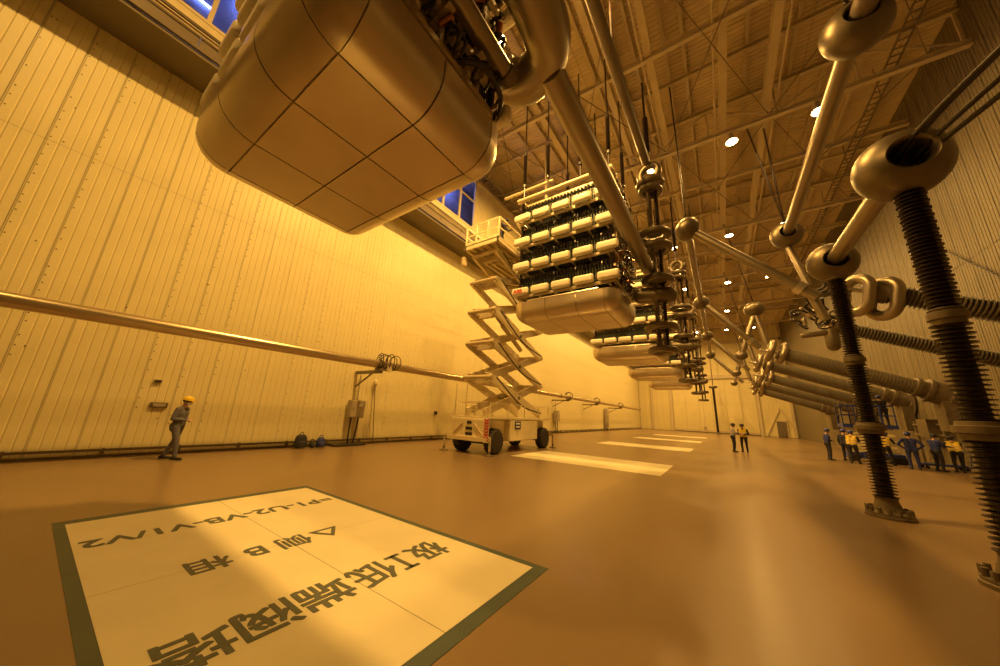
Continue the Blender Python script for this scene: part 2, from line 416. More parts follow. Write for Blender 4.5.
# ------------------------------------------------------------------ far wall details
d1 = struct(MB().box((-1.5, YF-.06, 5.1), (13.6, .12, 10.2)).build('door_1', 'base'))
pm = MB().box((0, 0, 0), (2.22, .08, 9.9)).mesh('door_panel', 'wall')
for i in range(6): inst(pm, 'door_panel', d1, (-8.25+1.15+i*2.26, YF-.15, 5.15))
MB().box((-1.5, YF-.2, .35), (13.6, .1, .35)).build('kick_rail', 'steel', d1)
MB().box((-1.5, YF-.21, .08), (13.6, .06, .16)).build('floor_seal', 'dsteel', d1)
for x in (-8.6, 5.6): MB().box((x, YF-.15, 5.4), (.45, .3, 10.8)).build('door_post', 'steel', d1)
MB().box((-1.5, YF-.2, 10.75), (15, .4, .7)).build('door_head', 'steel', d1)
MB().box((-3.0, YF-.25, 5), (.12, .12, 9.6)).build('locking_bar', 'frame', d1)
MB().box((-3.0, YF-.3, .9), (.5, .2, .5)).build('lock_box', 'grey', d1)
d2 = struct(MB().box((8.45, YF-.1, 1.35), (1.3, .08, 2.6)).build('door_2', 'dsteel'))
fr = MB()
for x in (7.72, 9.18): fr.box((x, YF-.12, 1.4), (.14, .14, 2.8))
fr.box((8.45, YF-.12, 2.78), (1.6, .14, .14)); fr.build('door_frame', 'frame', d2)
MB().capsule((8.95, YF-.2, 1.2), (8.95, YF-.2, 1.4), .03).build('door_handle', 'silver', d2)
tri = struct(MB().bar((6.2, YF-.12, .1), (8.45, YF-.12, 4.9), .2).bar((10.3, YF-.12, .9), (8.45, YF-.12, 4.9), .2).build('trim_2', 'frame'))
tb = struct(MB().box(((XL+XR)/2, YF-.2, 17.6), (XR-XL-.1, .4, .5)).build('trim_3', 'steel'))
for i, x in enumerate((-12.2, 10.1)):
    struct(MB().box((x, YF-.2, ZT/2), (.4, .4, ZT-.1)).build(f'trim_{4+i}', 'steel'))

# ------------------------------------------------------------------ floor plaques
def text_obj(body, size, o, xdir, ydir, m, parent, name='lettering', bold=0.0, spacing=1., depth=.002, align='LEFT'):
    c = bpy.data.curves.new('txt', 'FONT'); c.body = body; c.size = size; c.space_character = spacing; c.extrude = depth
    c.align_x = align; c.resolution_u = 3
    t = bpy.data.objects.new('txt', c); COL.objects.link(t); bpy.context.view_layer.update()
    me = bpy.data.meshes.new_from_object(t.evaluated_get(bpy.context.evaluated_depsgraph_get()))
    bpy.data.objects.remove(t); me.name = name; me.materials.clear(); me.materials.append(MT[m])
    if bold:
        b = MB()
        for dx in (-1, 0, 1):
            for dy in (-1, 0, 1): b.add([v.co+Vector((dx*bold, dy*bold, (dx*3+dy)*.0002)) for v in me.vertices], [tuple(p.vertices) for p in me.polygons])
        me = b.mesh(name, m)
    x, y = Vector(xdir).normalized(), Vector(ydir).normalized(); z = x.cross(y)
    Mx = Matrix((x, y, z)).transposed().to_4x4(); Mx.translation = Vector(o)-root_off(parent)
    me.transform(Mx)
    ob = bpy.data.objects.new(name, me); COL.objects.link(ob); ob.parent = parent; return ob
PX0, PX1 = -7.72, -1.88
for k in range(5):
    y0 = .60+PITCH*k+(.35 if k else 0); y1 = y0+3.33
    lb = ['cream floor sign with dark teal border and large Chinese lettering, nearest the camera', 'cream rectangle painted on the floor beside the wheeled scissor lift',
          'cream rectangle on the floor just left of the standing pair of people', 'thin-looking cream floor rectangle, fourth from the camera', 'farthest cream floor rectangle, near the far wall'][k]
    p = thing('floor_sign', lb, 'floor sign', ((PX0+PX1)/2, (y0+y1)/2, 0), 'painted floor signs in a row')
    MB().box(((PX0+PX1)/2, (y0+y1)/2, .002), (PX1-PX0, y1-y0, .004)).build('border', 'teal' if k == 0 else 'plaque', p)
    # four painted tiles with hairline joints
    ins_ = .2; xm = [PX0+ins_, -4.78, PX1-.15]; ym = [y0+ins_*.5, y0+1.75, y1-.1]
    for i in range(2):
        for j in range(2):
            MB().box(((xm[i]+xm[i+1])/2, (ym[j]+ym[j+1])/2, .005), (xm[i+1]-xm[i]-.006, ym[j+1]-ym[j]-.006, .003)).build('panel', 'plaque', p)
    if k == 0:
        X_, Y_ = (0, -1, 0), (1, 0, 0)
        def line(chars, ys, size, xc, bold):
            for ch, yy in zip(chars, ys):
                lo = .36 if ch in 'B△Ⅰ' else .38
                text_obj(ch, size, (xc-lo*size, yy, .0085), X_, Y_, 'letter', p, 'lettering', bold, 1., .0008, 'CENTER')
        line('极低端阀塔', (3.34, 2.56, 2.04, 1.56, 1.09), .50, -3.29, .008)
        ib = MB().box((-3.29, 2.93, .0085), (.40, .055, .002))
        for q in (-.19, .19): ib.box((-3.29+q, 2.93, .0085), (.05, .20, .002))
        ib.build('lettering', 'letter', p)
        line('△侧B相', (2.84, 2.40, 1.99, 1.54), .41, -4.78, .007)
        text_obj('=P1-U2-VB-V1/V2', .405, (-6.52, 3.76, .0085), X_, Y_, 'letter', p, 'lettering', .009, 1.0, .0008)

# ------------------------------------------------------------------ valve towers
TX, TYc = -5.3, 2.35
def shield_panels(b_parent, hx, hy, zb, R, hs, xs, ys, m):
    """tray with rounded edges, cut into panels: bottom plates, side plates, corner plates"""
    g = .012; na = 7
    prof = [(R*math.sin(math.pi/2*k/na), R-R*math.cos(math.pi/2*k/na)) for k in range(na+1)]+[(R, R+hs*.5), (R, R+hs), (R-.10, R+hs+.05)]
    def grid(P, name='shield_panel'):
        b = MB(); vs = []; fs = []; nu, nv = len(P), len(P[0])
        for row in P: vs += row
        for i in range(nu-1):
            for j in range(nv-1): fs.append((i*nv+j, (i+1)*nv+j, (i+1)*nv+j+1, i*nv+j+1))
        def nrm(i, j):
            a = P[min(i+1, nu-1)][j]-P[max(i-1, 0)][j]; c = P[i][min(j+1, nv-1)]-P[i][max(j-1, 0)]
            q = a.cross(c); q = q.normalized() if q.length > 1e-9 else Vector((0, 0, 1))
            return q if q.dot(Vector((0, 0, zb+1.2))-P[i][j]) > 0 else -q
        m0 = len(vs)
        vs += [P[i][j]+nrm(i, j)*.025 for i in range(nu) for j in range(nv)]
        fs += [tuple(m0+q for q in f[::-1]) for f in fs]
        loop = [(i, 0) for i in range(nu)]+[(nu-1, j) for j in range(1, nv)]+[(i, nv-1) for i in range(nu-2, -1, -1)]+[(0, j) for j in range(nv-2, 0, -1)]
        for k in range(len(loop)):
            a = loop[k][0]*nv+loop[k][1]; c = loop[(k+1) % len(loop)]; c = c[0]*nv+c[1]
            fs.append((a, c, m0+c, m0+a))
        b.add(vs, fs); return b.build(name, m, b_parent, True, 40)
    ax, ay = hx-R, hy-R
    for i in range(len(xs)-1):
        for j in range(len(ys)-1):
            x0, x1, y0, y1 = xs[i]+g, xs[i+1]-g, ys[j]+g, ys[j+1]-g
            grid([[Vector((x0, y0, zb)), Vector((x0, y1, zb))], [Vector((x1, y0, zb)), Vector((x1, y1, zb))]])
    for sg in (-1, 1):
        for i in range(len(xs)-1):
            grid([[Vector((x, sg*(ay+(d if d > 0 else g)), zb+h)) for d, h in prof] for x in (xs[i]+g, xs[i+1]-g)])
        for j in range(len(ys)-1):
            grid([[Vector((sg*(ax+(d if d > 0 else g)), y, zb+h)) for d, h in prof] for y in (ys[j]+g, ys[j+1]-g)])
        for sg2 in (-1, 1):
            P = []
            for k in range(7):
                a = .015+(math.pi/2-.03)*k/6
                P.append([Vector((sg*(ax+max(d, .02)*math.cos(a)), sg2*(ay+max(d, .02)*math.sin(a)), zb+h)) for d, h in prof])
            grid(P)

LZ = [7.35+1.33*k for k in range(4)]
stack_me = None
def make_tower(label):
    t = thing('valve_tower', label, 'valve tower', (0, 0, 0), 'converter valve towers hung from the roof')
    hx, hy, zb = 2.45, 1.75, 5.9
    lin = MB().rbox((0, 0, zb+.62), (2*hx-.5, 2*hy-.5, 1.1), .5).build('bottom_shield', 'alu', t, True)
    shield_panels(lin, hx, hy, zb, .58, .30, [-1.87, -.7, .7, 1.87], [-1.17, 0, 1.17], 'alu')
    # sloping ribs of the shield rim
    rim = MB().tube([(hx-.12, hy-.8, 6.86), (hx-.12, -hy+.8, 6.86)], .05, 8)
    for sg in (-1, 1): rim.tube([(-hx+.8, sg*(hy-.12), 6.86), (hx-.8, sg*(hy-.12), 6.86)], .05, 8)
    rim.build('rim_tube', 'alu', t, True)
    em = MB().rbox((0, 0, 0), (.90, .24, .38), .11, 3).mesh('corona_electrode', 'electrode', Vector((0,0,0)), True, 60)
    ee = MB().rbox((0, 0, 0), (.24, .86, .38), .11, 3).mesh('corona_electrode', 'electrode', Vector((0,0,0)), True, 60)
    sm = MB()
    pr = [(.03, -.02)]
    for k in range(26): z = k*.17; pr += [(.07, z), (.17, z+.015), (.17, z+.085), (.07, z+.10)]
    sm.lathe(pr, 10, (-2.2, 0, 0), (1, 0, 0)); sm = sm.mesh('thyristor_stack', 'dark')
    hs = MB()
    for k in range(34): hs.box((-2.1+k*.127, 0, 0), (.06, .40, .62))
    hs = hs.mesh('heat_sink_row', 'green'); mc = MB().box((0, 0, 0), (4.3, .12, .85)).mesh('module_case', 'dark')
    cm = MB().lathe([(.02, -.30), (.13, -.30), (.14, -.28), (.14, .26), (.12, .30), (.04, .30), (.04, .38), (.02, .38)], 12).mesh('capacitor', 'silver', Vector((0,0,0)), True)
    im = MB(); pr = [(.05, .0)]
    for k in range(14): pr += [(.045, k*.07), (.085, k*.07+.03), (.045, k*.07+.06)]
    im.lathe(pr, 10, (0, 0, .17)); im = im.mesh('post_insulator', 'ins')
    bx = MB().rbox((0, 0, 0), (.62, .46, .5), .03, 1).mesh('reactor_box', 'beam')
    wt = MB(); rnd = random.Random(3)
    for k in range(14):
        x = -2.1+k*.32; p0 = Vector((x, -1.40, -.05)); p1 = Vector((x+rnd.uniform(-.2, .3), -1.0, rnd.uniform(.1, .5)))
        wt.tube([p0.lerp(p1, q)+Vector((0, -.12*math.sin(q*math.pi), -.2*math.sin(q*math.pi))) for q in (0, .25, .5, .75, 1)], .022, 6)
        p0.y *= -1; p1.y *= -1
        wt.tube([p0.lerp(p1, q)+Vector((0, .12*math.sin(q*math.pi), -.2*math.sin(q*math.pi))) for q in (0, .25, .5, .75, 1)], .022, 6)
    for sg in (-1, 1):
        for k in range(9):
            p0 = Vector((sg*2.15, -1.4+k*.35, .35)); p1 = Vector((sg*2.35, -1.3+k*.33, -.25))
            wt.tube([p0.lerp(p1, q)+Vector((sg*.2*math.sin(q*math.pi), 0, 0)) for q in (0, .25, .5, .75, 1)], .03, 6)
    wm = wt.mesh('coolant_hoses', 'hose', Vector((0,0,0)), True)
    for li, z in enumerate(LZ):
        lay = MB()
        for sg in (-1, 1):
            lay.bar((-2.3, sg*1.42, z-.17), (2.3, sg*1.42, z-.17), .10, .12); lay.bar((sg*2.25, -1.45, z-.17), (sg*2.25, 1.45, z-.17), .10, .12)
            lay.bar((-2.4, sg*.55, z-.18), (2.4, sg*.55, z-.18), .08, .12)
        for k in range(6): lay.bar((-2.0+k*.8, -1.42, z-.2), (-2.0+k*.8, 1.42, z-.2), .07, .07)
        lf = lay.build('module_frame', 'beam', t)
        for sg in (-1, 1):
            for k in range(5): inst(em, 'corona_electrode', lf, (-2.06+k*1.03, sg*1.64, z+.02))
            if sg < 0:
                for k in range(3): inst(ee, 'corona_electrode', lf, (-2.46, -.98+k*.98, z+.02))
            bb = MB()
            for k in range(10): bb.box((-2.3+k*.51, sg*1.5, z-.1), (.05, .2, .06))
            for k in range(6): bb.box((sg*2.33, -1.3+k*.52, z-.1), (.2, .05, .06))
            bb.build('electrode_brackets', 'flange', lf)
            inst(sm, 'thyristor_stack', lf, (0, sg*1.22, z+.72)); inst(hs, 'heat_sink_row', lf, (0, sg*1.12, z+.30))
            inst(sm, 'thyristor_stack', lf, (0, sg*.70, z+.78)); inst(mc, 'module_case', lf, (0, sg*.84, z+.3))
            for k in range(6): inst(cm, 'capacitor', lf, (-2.0+k*.8, sg*.42, z+.22), (math.pi/2*(k % 2), 0, 0))
            for k in range(2): inst(bx, 'reactor_box', lf, (-1.6+k*3.2, sg*.2, z+.25))
        inst(wm, 'coolant_hoses', lf, (0, 0, z+.2))
        for sx in (-1, 1):
            for sy_ in (-1, 1): inst(im, 'post_insulator', lf, (sx*2.2, sy_*1.38, z-.1))
    rnd = random.Random(9); k2 = 0
    ec = MB(); eb = MB(); ep = MB()
    for z in LZ:
        for q in range(9):
            y = -1.35+q*.33
            p0 = Vector((2.25, y, z+rnd.uniform(.0, .9))); p1 = Vector((2.35, y+rnd.uniform(-.3, .4), z+rnd.uniform(-.2, .9)))
            ec.tube([p0.lerp(p1, t_)+Vector((.28*math.sin(t_*math.pi), 0, -.15*math.sin(t_*math.pi))) for t_ in (0, .2, .4, .6, .8, 1)], .03, 6)
            if q % 2: eb.box((2.3+rnd.uniform(-.05, .1), y, z+rnd.uniform(.1, .8)), (.1, .18, .22))
            else: ep.lathe([(.02, -.12), (.06, -.12), (.06, .12), (.02, .12)], 10, (2.38, y, z+rnd.uniform(.0, .8)), (1, rnd.uniform(-1, 1), rnd.uniform(-1, 1)))
        eb.bar((2.28, -1.45, z+.5), (2.28, 1.45, z+.5), .08, .10)
        for y in (-.9, 0, .9): eb.bar((2.26, y, z-.2), (2.26, y, z+1.0), .07, .07)
    ec.build('end_cables', 'hose', t, True); eb.build('end_blocks', 'beam', t); ep.build('end_terminals', 'copper', t, True)
    # top frame with rounded shields and hangers
    tf = MB()
    for sg in (-1, 1):
        tf.tube([(-2.4, sg*1.55, 12.45), (2.4, sg*1.55, 12.45)], .12, 12); tf.tube([(sg*2.3, -1.55, 12.55), (sg*2.3, 1.55, 12.55)], .10, 12)
        tf.bar((-2.4, sg*.8, 12.55), (2.4, sg*.8, 12.55), .14, .2)
    tf.build('top_frame', 'beam', t, True)
    MB().tube([(-3.5, -1.2, 13.3), (-.6, -1.2, 13.3)], .08, 10).build('coolant_pipe', 'beam', t, True)
    MB().tube([(-2.2, 1.2, 13.2), (-2.2, 1.2, 18.6)], .08, 10).build('coolant_riser', 'beam', t, True)
    hi = MB(); pr = [(.03, 0)]
    for k in range(22): pr += [(.045, k*.085), (.10, k*.085+.04), (.045, k*.085+.08)]
    pr += [(.03, 1.9)]
    hi.lathe(pr, 10, (0, 0, 13.6)); hi.lathe([(.04, 12.5), (.04, 13.6)], 8); hi.lathe([(.035, 15.5), (.035, 19.1)], 8); hi.lathe([(.09, 13.45), (.09, 13.6)], 10); hi.lathe([(.09, 15.45), (.09, 15.6)], 10)
    hi = hi.mesh('suspension_insulator', 'ins')
    for sx in (-2.2, -.85, .85, 2.2):
        for sy_ in (-1.3, 1.3): inst(hi, 'suspension_insulator', t, (sx, sy_, 0))
    return t
TLAB = ['huge metal-shielded valve tower hanging overhead at upper left, seen from below', 'valve tower hung behind the raised lift platform, four rows of white electrodes',
        'third valve tower hanging partly hidden behind and below the second one', 'fourth hanging valve tower, far down the hall', 'farthest hanging valve tower near the far wall']
tw0 = None
for k in range(5):
    t = make_tower(TLAB[0]) if tw0 is None else copy_tree(tw0)
    tw0 = tw0 or t; t.location = (TX, TYc+PITCH*k, 0); t['label'] = TLAB[k]
    if k == 1:
        text_obj('ABB', .26, (TX-2.36, TYc+PITCH*k-1.762, LZ[0]-.07), (1, 0, 0), (0, 0, 1), 'red', t, 'red_lettering', .01)

# large corona ring and buses at the right end of the nearest tower
def smooth_path(P, n=6):
    P = [Vector(p) for p in P]; out = []
    for i in range(len(P)-1):
        a, b, c, d = P[max(0, i-1)], P[i], P[i+1], P[min(len(P)-1, i+2)]
        for k in range(n):
            q = k/n
            out.append(.5*((2*b)+(c-a)*q+(2*a-5*b+4*c-d)*q*q+(3*b-a-3*c+d)*q**3))
    out.append(P[-1]); return out
ring = smooth_path([(-3.4, 3.95, 8.7), (-3.2, 4.22, 8.65), (-2.65, 4.42, 8.55), (-2.1, 4.15, 8.55), (-1.92, 3.5, 8.5), (-1.9, 2.3, 8.5), (-1.95, 1.1, 8.5), (-2.2, .55, 8.5), (-2.7, .35, 8.55), (-3.3, .45, 8.6)], 5)
rr = [.43]*len(ring)
for i, q in enumerate((.16, .3, .39)): rr[i] = q; rr[-1-i] = q
tag(MB().tube(ring, rr, 18).build('corona_ring', 'tube', None, True, loc=(-2.4, 2.4, 8.5)), 'thick curved metal corona ring beside the overhead shielded tower', 'corona ring')
bt = thing('bus_tube', 'straight metal bus tube inside the thick corona ring overhead', 'bus tube', (-2.7, 2.3, 7.9))
MB().cyl((-2.72, .4, 7.9), (-2.72, 3.75, 7.9), .17, 16).build('tube', 'tube', bt, True)
MB().cyl((-2.72, 3.6, 7.9), (-2.72, 3.8, 7.9), .2, 16).build('end_collar', 'flange', bt, True)
for yy in (1.5, 2.3, 3.1): MB().bar((-3.75, yy, 7.6), (-2.7, yy, 7.85), .14, .18).build('cross_arm', 'beam', bt)
MB().tube(smooth_path([(-3.2, 2.6, 7.3), (-2.75, 3.0, 7.35), (-2.75, 3.6, 7.3), (-3.1, 3.95, 7.25)]), .05, 8).build('flexible_loop', 'hose', bt, True)

b1 = thing('bus_tube', 'wide metal bus tube running overhead from the corona ring to the second tower', 'bus tube', (-2.12, 9.4, 8.42))
MB().cyl((-2.15, 4.35, 8.35), (-2.12, 14.5, 8.35), .27, 20).build('tube', 'tube', b1, True)
for yy in (14.3,): MB().cyl((-2.12, yy-.1, 8.43), (-2.12, yy+.1, 8.43), .31, 20).build('clamp', 'flange', b1, True)
b2 = thing('bus_tube', 'dark slim bus tube high under the roof leading to the hanging arrester column', 'bus tube', (-2.05, 8, 14))
MB().cyl((-2.1, 1.5, 14), (-1.85, 14.3, 13.9), .19, 16).build('tube', 'dsteel', b2, True)
MB().cyl((-2.1, 3, 14.1), (-2.1, 3, 19.1), .04, 8).build('hanger', 'ins', b2)
MB().cyl((-1.97, 9, 14.1), (-1.97, 9, 19.1), .04, 8).build('hanger', 'ins', b2)

# hanging arrester columns
def make_column():
    t = thing('arrester_column', 'x', 'arrester', (0, 0, 0), 'hanging arrester columns')
    MB().cyl((0, 0, 13.6), (0, 0, 19.0), .05, 10).build('suspension_rod', 'ins', t)
    pr = [(.04, 14.6)]
    for k in range(26): pr += [(.05, 14.6+k*.08), (.13, 14.64+k*.08), (.05, 14.68+k*.08)]
    MB().lathe(pr, 12).build('suspension_insulator', 'ins', t)
    for z, R, r, ax in ((13.3, .42, .17, (.3, 1, .1)), (12.7, .48, .16, (0, 0, 1)), (12.35, .40, .14, (.2, .1, 1)), (9.95, .56, .17, (0, 0, 1)), (9.3, .56, .17, (0, 0, 1)), (7.75, .50, .17, (0, 0, 1)), (5.6, .5, .16, (0, 0, 1)), (4.6, .45, .14, (0, 0, 1))):
        MB().torus((0, 0, z), ax, R, r, 24, 10).build('grading_ring', 'ball', t, True)
    for z0, z1 in ((10.1, 12.3), (7.9, 9.2), (5.7, 7.6), (4.6, 5.5)):
        for dx, dy in ((.2, 0), (-.1, .17), (-.1, -.17)):
            pr = [(.05, 0)]; n = int((z1-z0)/.09)
            for k in range(n): pr += [(.055, k*.09), (.10, k*.09+.04), (.055, k*.09+.08)]
            pr.append((.05, z1-z0))
            MB().lathe(pr, 10, (dx, dy, z0)).build('arrester_stack', 'ins' if dx > 0 else 'flange', t)
    for z in (12.4, 10.05, 9.3, 7.75, 5.6, 4.6): MB().lathe([(.34, 0), (.36, .03), (.34, .06)], 18, (0, 0, z)).build('plate', 'flange', t)
    MB().capsule((-.7, 0, 7.15), (.35, 0, 7.0), .36, .36, 16, 6).build('end_shield', 'ball', t, True)
    return t
a0 = None
for k in range(4):
    t = make_column() if a0 is None else copy_tree(a0); a0 = a0 or t
    t.location = (-1.78, 14.5+PITCH*k, 0)
    t['label'] = f'hanging stack of grey rings and insulators at the right end of the {ORD[k+1]} valve tower'

# ------------------------------------------------------------------ balls and tubes
def ball_profile(R, hole=.56, flat=.86):
    pr = []; t0 = math.asin(hole); n = 16
    for k in range(n+1):
        a = t0+(math.pi-2*t0)*k/n; pr.append((R*math.sin(a), -R*flat*math.cos(a)))
    zi = pr[0][1]; rin = pr[0][0]
    # rolled-in lips and an inner drum, closed loop
    pr = pr+[(rin-.03, -zi-.02), (rin-.05, -zi-.12), (rin-.05, zi+.12), (rin-.03, zi+.02)]
    return pr
def ball(parent, c, R, ax=(0, 1, 0), hole=.5, name='corona_ball'):
    o = MB().lathe(ball_profile(R, hole), 32, c, ax, closed=True).build(name, 'ball', parent, True, 50)
    MB().lathe([(R*hole*.9, -.02), (R*hole*.9, .02)], 24, c, ax).build('hollow_shade_disc', 'dark', o)  # black disc puts the shade inside the ball opening into colour
    return o
# post insulators on the floor
def post(x, y, label, R):
    t = thing('post_insulator', label, 'insulator', (x, y, 0), 'floor-standing post insulators')
    MB().lathe([(.37, 0), (.37, .05), (.35, .06), (.35, .10), (.23, .13), (.17, .34), (.18, .40)], 28, (x, y, 0)).build('base_flange', 'flange', t, True, 30)
    bm = MB().lathe([(.035, 0), (.035, .12)], 8).mesh('bolt', 'flange')
    for k in range(14):
        a = 2*math.pi*k/14; inst(bm, 'bolt', t, (.315*math.cos(a), .315*math.sin(a), .08))
    for z0, z1, rs in ((.40, 1.72, .205), (1.95, 3.30, .19), (3.46, 5.45, .17)):
        n = int((z1-z0)/.062); pr = [(rs*.62, 0)]
        for k in range(n):
            z = k*(z1-z0)/n; q = rs if k % 2 == 0 else rs*.93
            pr += [(rs*.60, z+.002), (q, z+.010), (q, z+.018), (rs*.62, z+.034)]
        MB().lathe(pr, 24, (x, y, z0)).build('shed_section', 'ins', t)
    for zc, rc in ((1.83, .25), (3.38, .19)):
        MB().lathe([(.13, -.15), (rc*.82, -.13), (rc*.85, -.05), (rc, -.04), (rc, .05), (rc*.85, .06), (rc*.82, .11), (.13, .13)], 24, (x, y, zc)).build('metal_collar', 'flange', t, True, 30)
    MB().lathe([(.17, 0), (.20, .03), (.20, .10), (.16, .2)], 24, (x, y, 5.42)).build('cap', 'flange', t, True)
    ball(t, (x, y, 5.93), R, (0, 1, .06), .5)
    return t
p2 = post(2.78, 7.1, 'largest dark ribbed post insulator at the right edge, cables entering its ball', .55)
p1 = post(2.73, 10.9, 'second dark ribbed post insulator, standing in front of the blue-lift work group', .50)
for k, (dx, dz) in enumerate(((-.12, .1), (-.02, .14), (.08, .0), (.14, -.1))):
    c = MB().tube(smooth_path([(2.78+dx, 7.1, 5.93+dz*.5), (2.95+dx, 6.7, 6.05+dz), (3.35+dx, 6.0, 6.25+dz*1.6), (4.6+dx, 4.2, 6.9+dz*2)], 6), .035, 8).build('stranded_cable', 'hose', None, True, loc=(2.9, 6.7, 6))
    tag(c, ['uppermost cable leaving the large right-hand ball', 'second cable from the top leaving the large right-hand ball', 'third cable from the top leaving the large right-hand ball', 'lowest cable leaving the large right-hand ball'][k], 'cable', 'cables from the large ball')
tag(MB().cyl((2.77, 7.45, 5.93), (2.74, 10.7, 5.93), .165, 18).build('bus_tube', 'tube', None, True, loc=(2.75, 9, 5.93)), 'metal bus tube linking the balls of the two floor insulators', 'bus tube')

# suspended bus with balls, upper right
hb = thing('suspended_bus', 'thick bus tube with two corona balls hung under the roof at upper right', 'bus tube', (3.95, 16, 12))
ball(hb, (3.92, 10.1, 12.05), .70, (0, 1, 0), .5)
MB().cyl((3.95, 5.2, 12.05), (3.95, 9.9, 12.05), .24, 18).build('tube', 'dsteel', hb, True)
MB().cyl((3.92, 10.4, 12.05), (3.92, 21.3, 12.0), .23, 18).build('tube', 'tube', hb, True)
ball(hb, (3.9, 21.5, 12.0), .72, (0, 1, 0), .5)
MB().cyl((3.9, 21.6, 11.4), (4.3, 21.2, 8.8), .15, 16).build('drop_tube', 'tube', hb, True)
def string(p0, p1, r=.07, pitch=.12):
    d = (Vector(p1)-Vector(p0)); n = max(3, int(d.length/pitch)); pr = [(.02, 0)]
    for k in range(n): z = k*d.length/n; pr += [(.025, z+.01), (r, z+.05), (.025, z+.09)]
    return MB().lathe(pr, 8, p0, d)
string((3.9, 21.5, 12.6), (3.75, 21.2, 19.08)).build('insulator_string', 'ins', hb)
string((3.9, 21.4, 12.6), (2.9, 20.5, 18.9)).build('insulator_string', 'ins', hb)
string((3.92, 10.1, 12.7), (3.75, 10.1, 19.08)).build('insulator_string', 'ins', hb)
# repeated V-hung balls further down
for k, yy in enumerate((33.0, 44.3, 55.6)):
    v = thing('hung_junction', ['corona ball with two splayed tubes hung midway down the hall', 'second corona ball with splayed tubes, farther down the hall', 'farthest corona ball with splayed tubes'][k], 'bus junction', (3.1, yy, 11.4), 'hung junction balls')
    ball(v, (3.1, yy, 11.3), .72, (0, 0, 1), .4)
    MB().cyl((3.05, yy, 10.8), (1.85, yy, 7.6), .20, 14).build('splayed_tube', 'tube', v, True)
    MB().cyl((3.15, yy, 10.8), (3.7, yy, 7.5), .22, 14).build('splayed_tube', 'tube', v, True)
    ball(v, (1.8, yy, 7.4), .42, (0, 0, 1), .3)
    string((3.1, yy, 12), (1.75, yy-1.5, 19.08), .09, .14).build('insulator_string', 'ins', v)
# long bus of balls with inclined tubes
SB = [15.6, 26.9, 38.2, 49.5]
for k, yy in enumerate(SB):
    n = thing('bus_ball', f'corona ball with inclined tube down to the wall bushings, {ORD[k]} of the receding row', 'bus junction', (-.5, yy, 10.5), 'row of corona balls along the hall')
    ball(n, (-.5, yy, 10.5), .56, (1, 0, -.9), .35)
    x1, z1 = (3.35, 6.45) if k == 0 else (2.5, 6.85)
    MB().cyl((-.3, yy, 10.3), (x1, yy, z1), .19, 18).build('inclined_tube', 'tube', n, True)
    d = Vector((x1+.3, 0, z1-10.3)).normalized(); q = Vector((x1, yy, z1))
    MB().lathe([(.19, -.75), (.24, -.74), (.24, -.5), (.19, -.49)], 18, q, d).build('clamp', 'silver', n, True)
    MB().lathe([(.17, 0), (.17, .012)], 18, q, d).build('bore_shade_disc', 'dark', n)  # tube is closed; black disc stands in for shade in its bore
    if k < 3: MB().cyl((-.5, yy+.45, 10.5), (-.5, SB[k+1]-.5, 10.5), .16, 14).build('link_tube', 'tube', n, True)
    MB().cyl((-.5, yy, 11), (-.6, yy, 19.1), .035, 8).build('suspension_rod', 'ins', n)

# ------------------------------------------------------------------ wall bushings on the right
def bushing(p0, p1, r, label, ribs, turret):
    p0, p1 = Vector(p0), Vector(p1); d = (p1-p0); L = d.length; d = d.normalized()
    t = thing('wall_bushing', label, 'bushing', (p1.x, p1.y, p1.z), 'wall bushings on the right wall')
    pr = [(r*.8, 0)]; pitch = .11 if ribs else .14; n = int(L/pitch); amp = .70 if ribs else .96
    for k in range(n):
        z = k*L/n; pr += [(r*amp, z+.005), (r, z+pitch*.35), (r, z+pitch*.5), (r*amp, z+pitch*.85)]
    MB().lathe(pr, 22, p0, d).build('ribbed_tube', 'insg', t, not ribs, 60)
    MB().lathe([(r*.7, -.3), (r*1.02, -.28), (r*1.02, .1), (r*.8, .12)], 20, p0, d).build('end_fitting', 'flange', t, True, 30)
    if turret:
        pr = [(r, -.5), (r*1.25, -.48), (r*1.25, -.3), (r*1.05, -.28), (r*1.05, -.05), (r*1.5, -.04), (r*1.5, .12), (r*1.3, .14), (r*1.45, .7), (r*1.7, .75), (r*1.7, .95)]
    else: pr = [(r, -.3), (r*1.3, -.28), (r*1.3, .1), (r*1.1, .12), (r*1.1, .4)]
    MB().lathe(pr, 24, p1, d).build('wall_turret', 'flange', t, True, 30)
    bm = MB().lathe([(.03, -.03), (.03, .06)], 6, (0,0,0), d).mesh('bolt', 'dsteel')
    x, y, _ = frame_of(d)
    for k in range(10):
        a = 2*math.pi*k/10; inst(bm, 'bolt', t, x*(r*1.35*math.cos(a))+y*(r*1.35*math.sin(a))+d*.16)
    return t, d
def u_loop(t, c, h, rad, r, axis, up):
    c, axis, up = Vector(c), Vector(axis).normalized(), Vector(up).normalized(); up = (up-axis*up.dot(axis)).normalized(); sd = axis.cross(up)
    P = []
    for k in range(28):
        a = 2*math.pi*k/28; P.append(c+sd*(rad*math.cos(a))+up*(math.sin(a)*rad+(h if math.sin(a) > 0 else -h)))
    MB().tube(P, r, 14, True).build('corona_loop', 'tube', t, True)
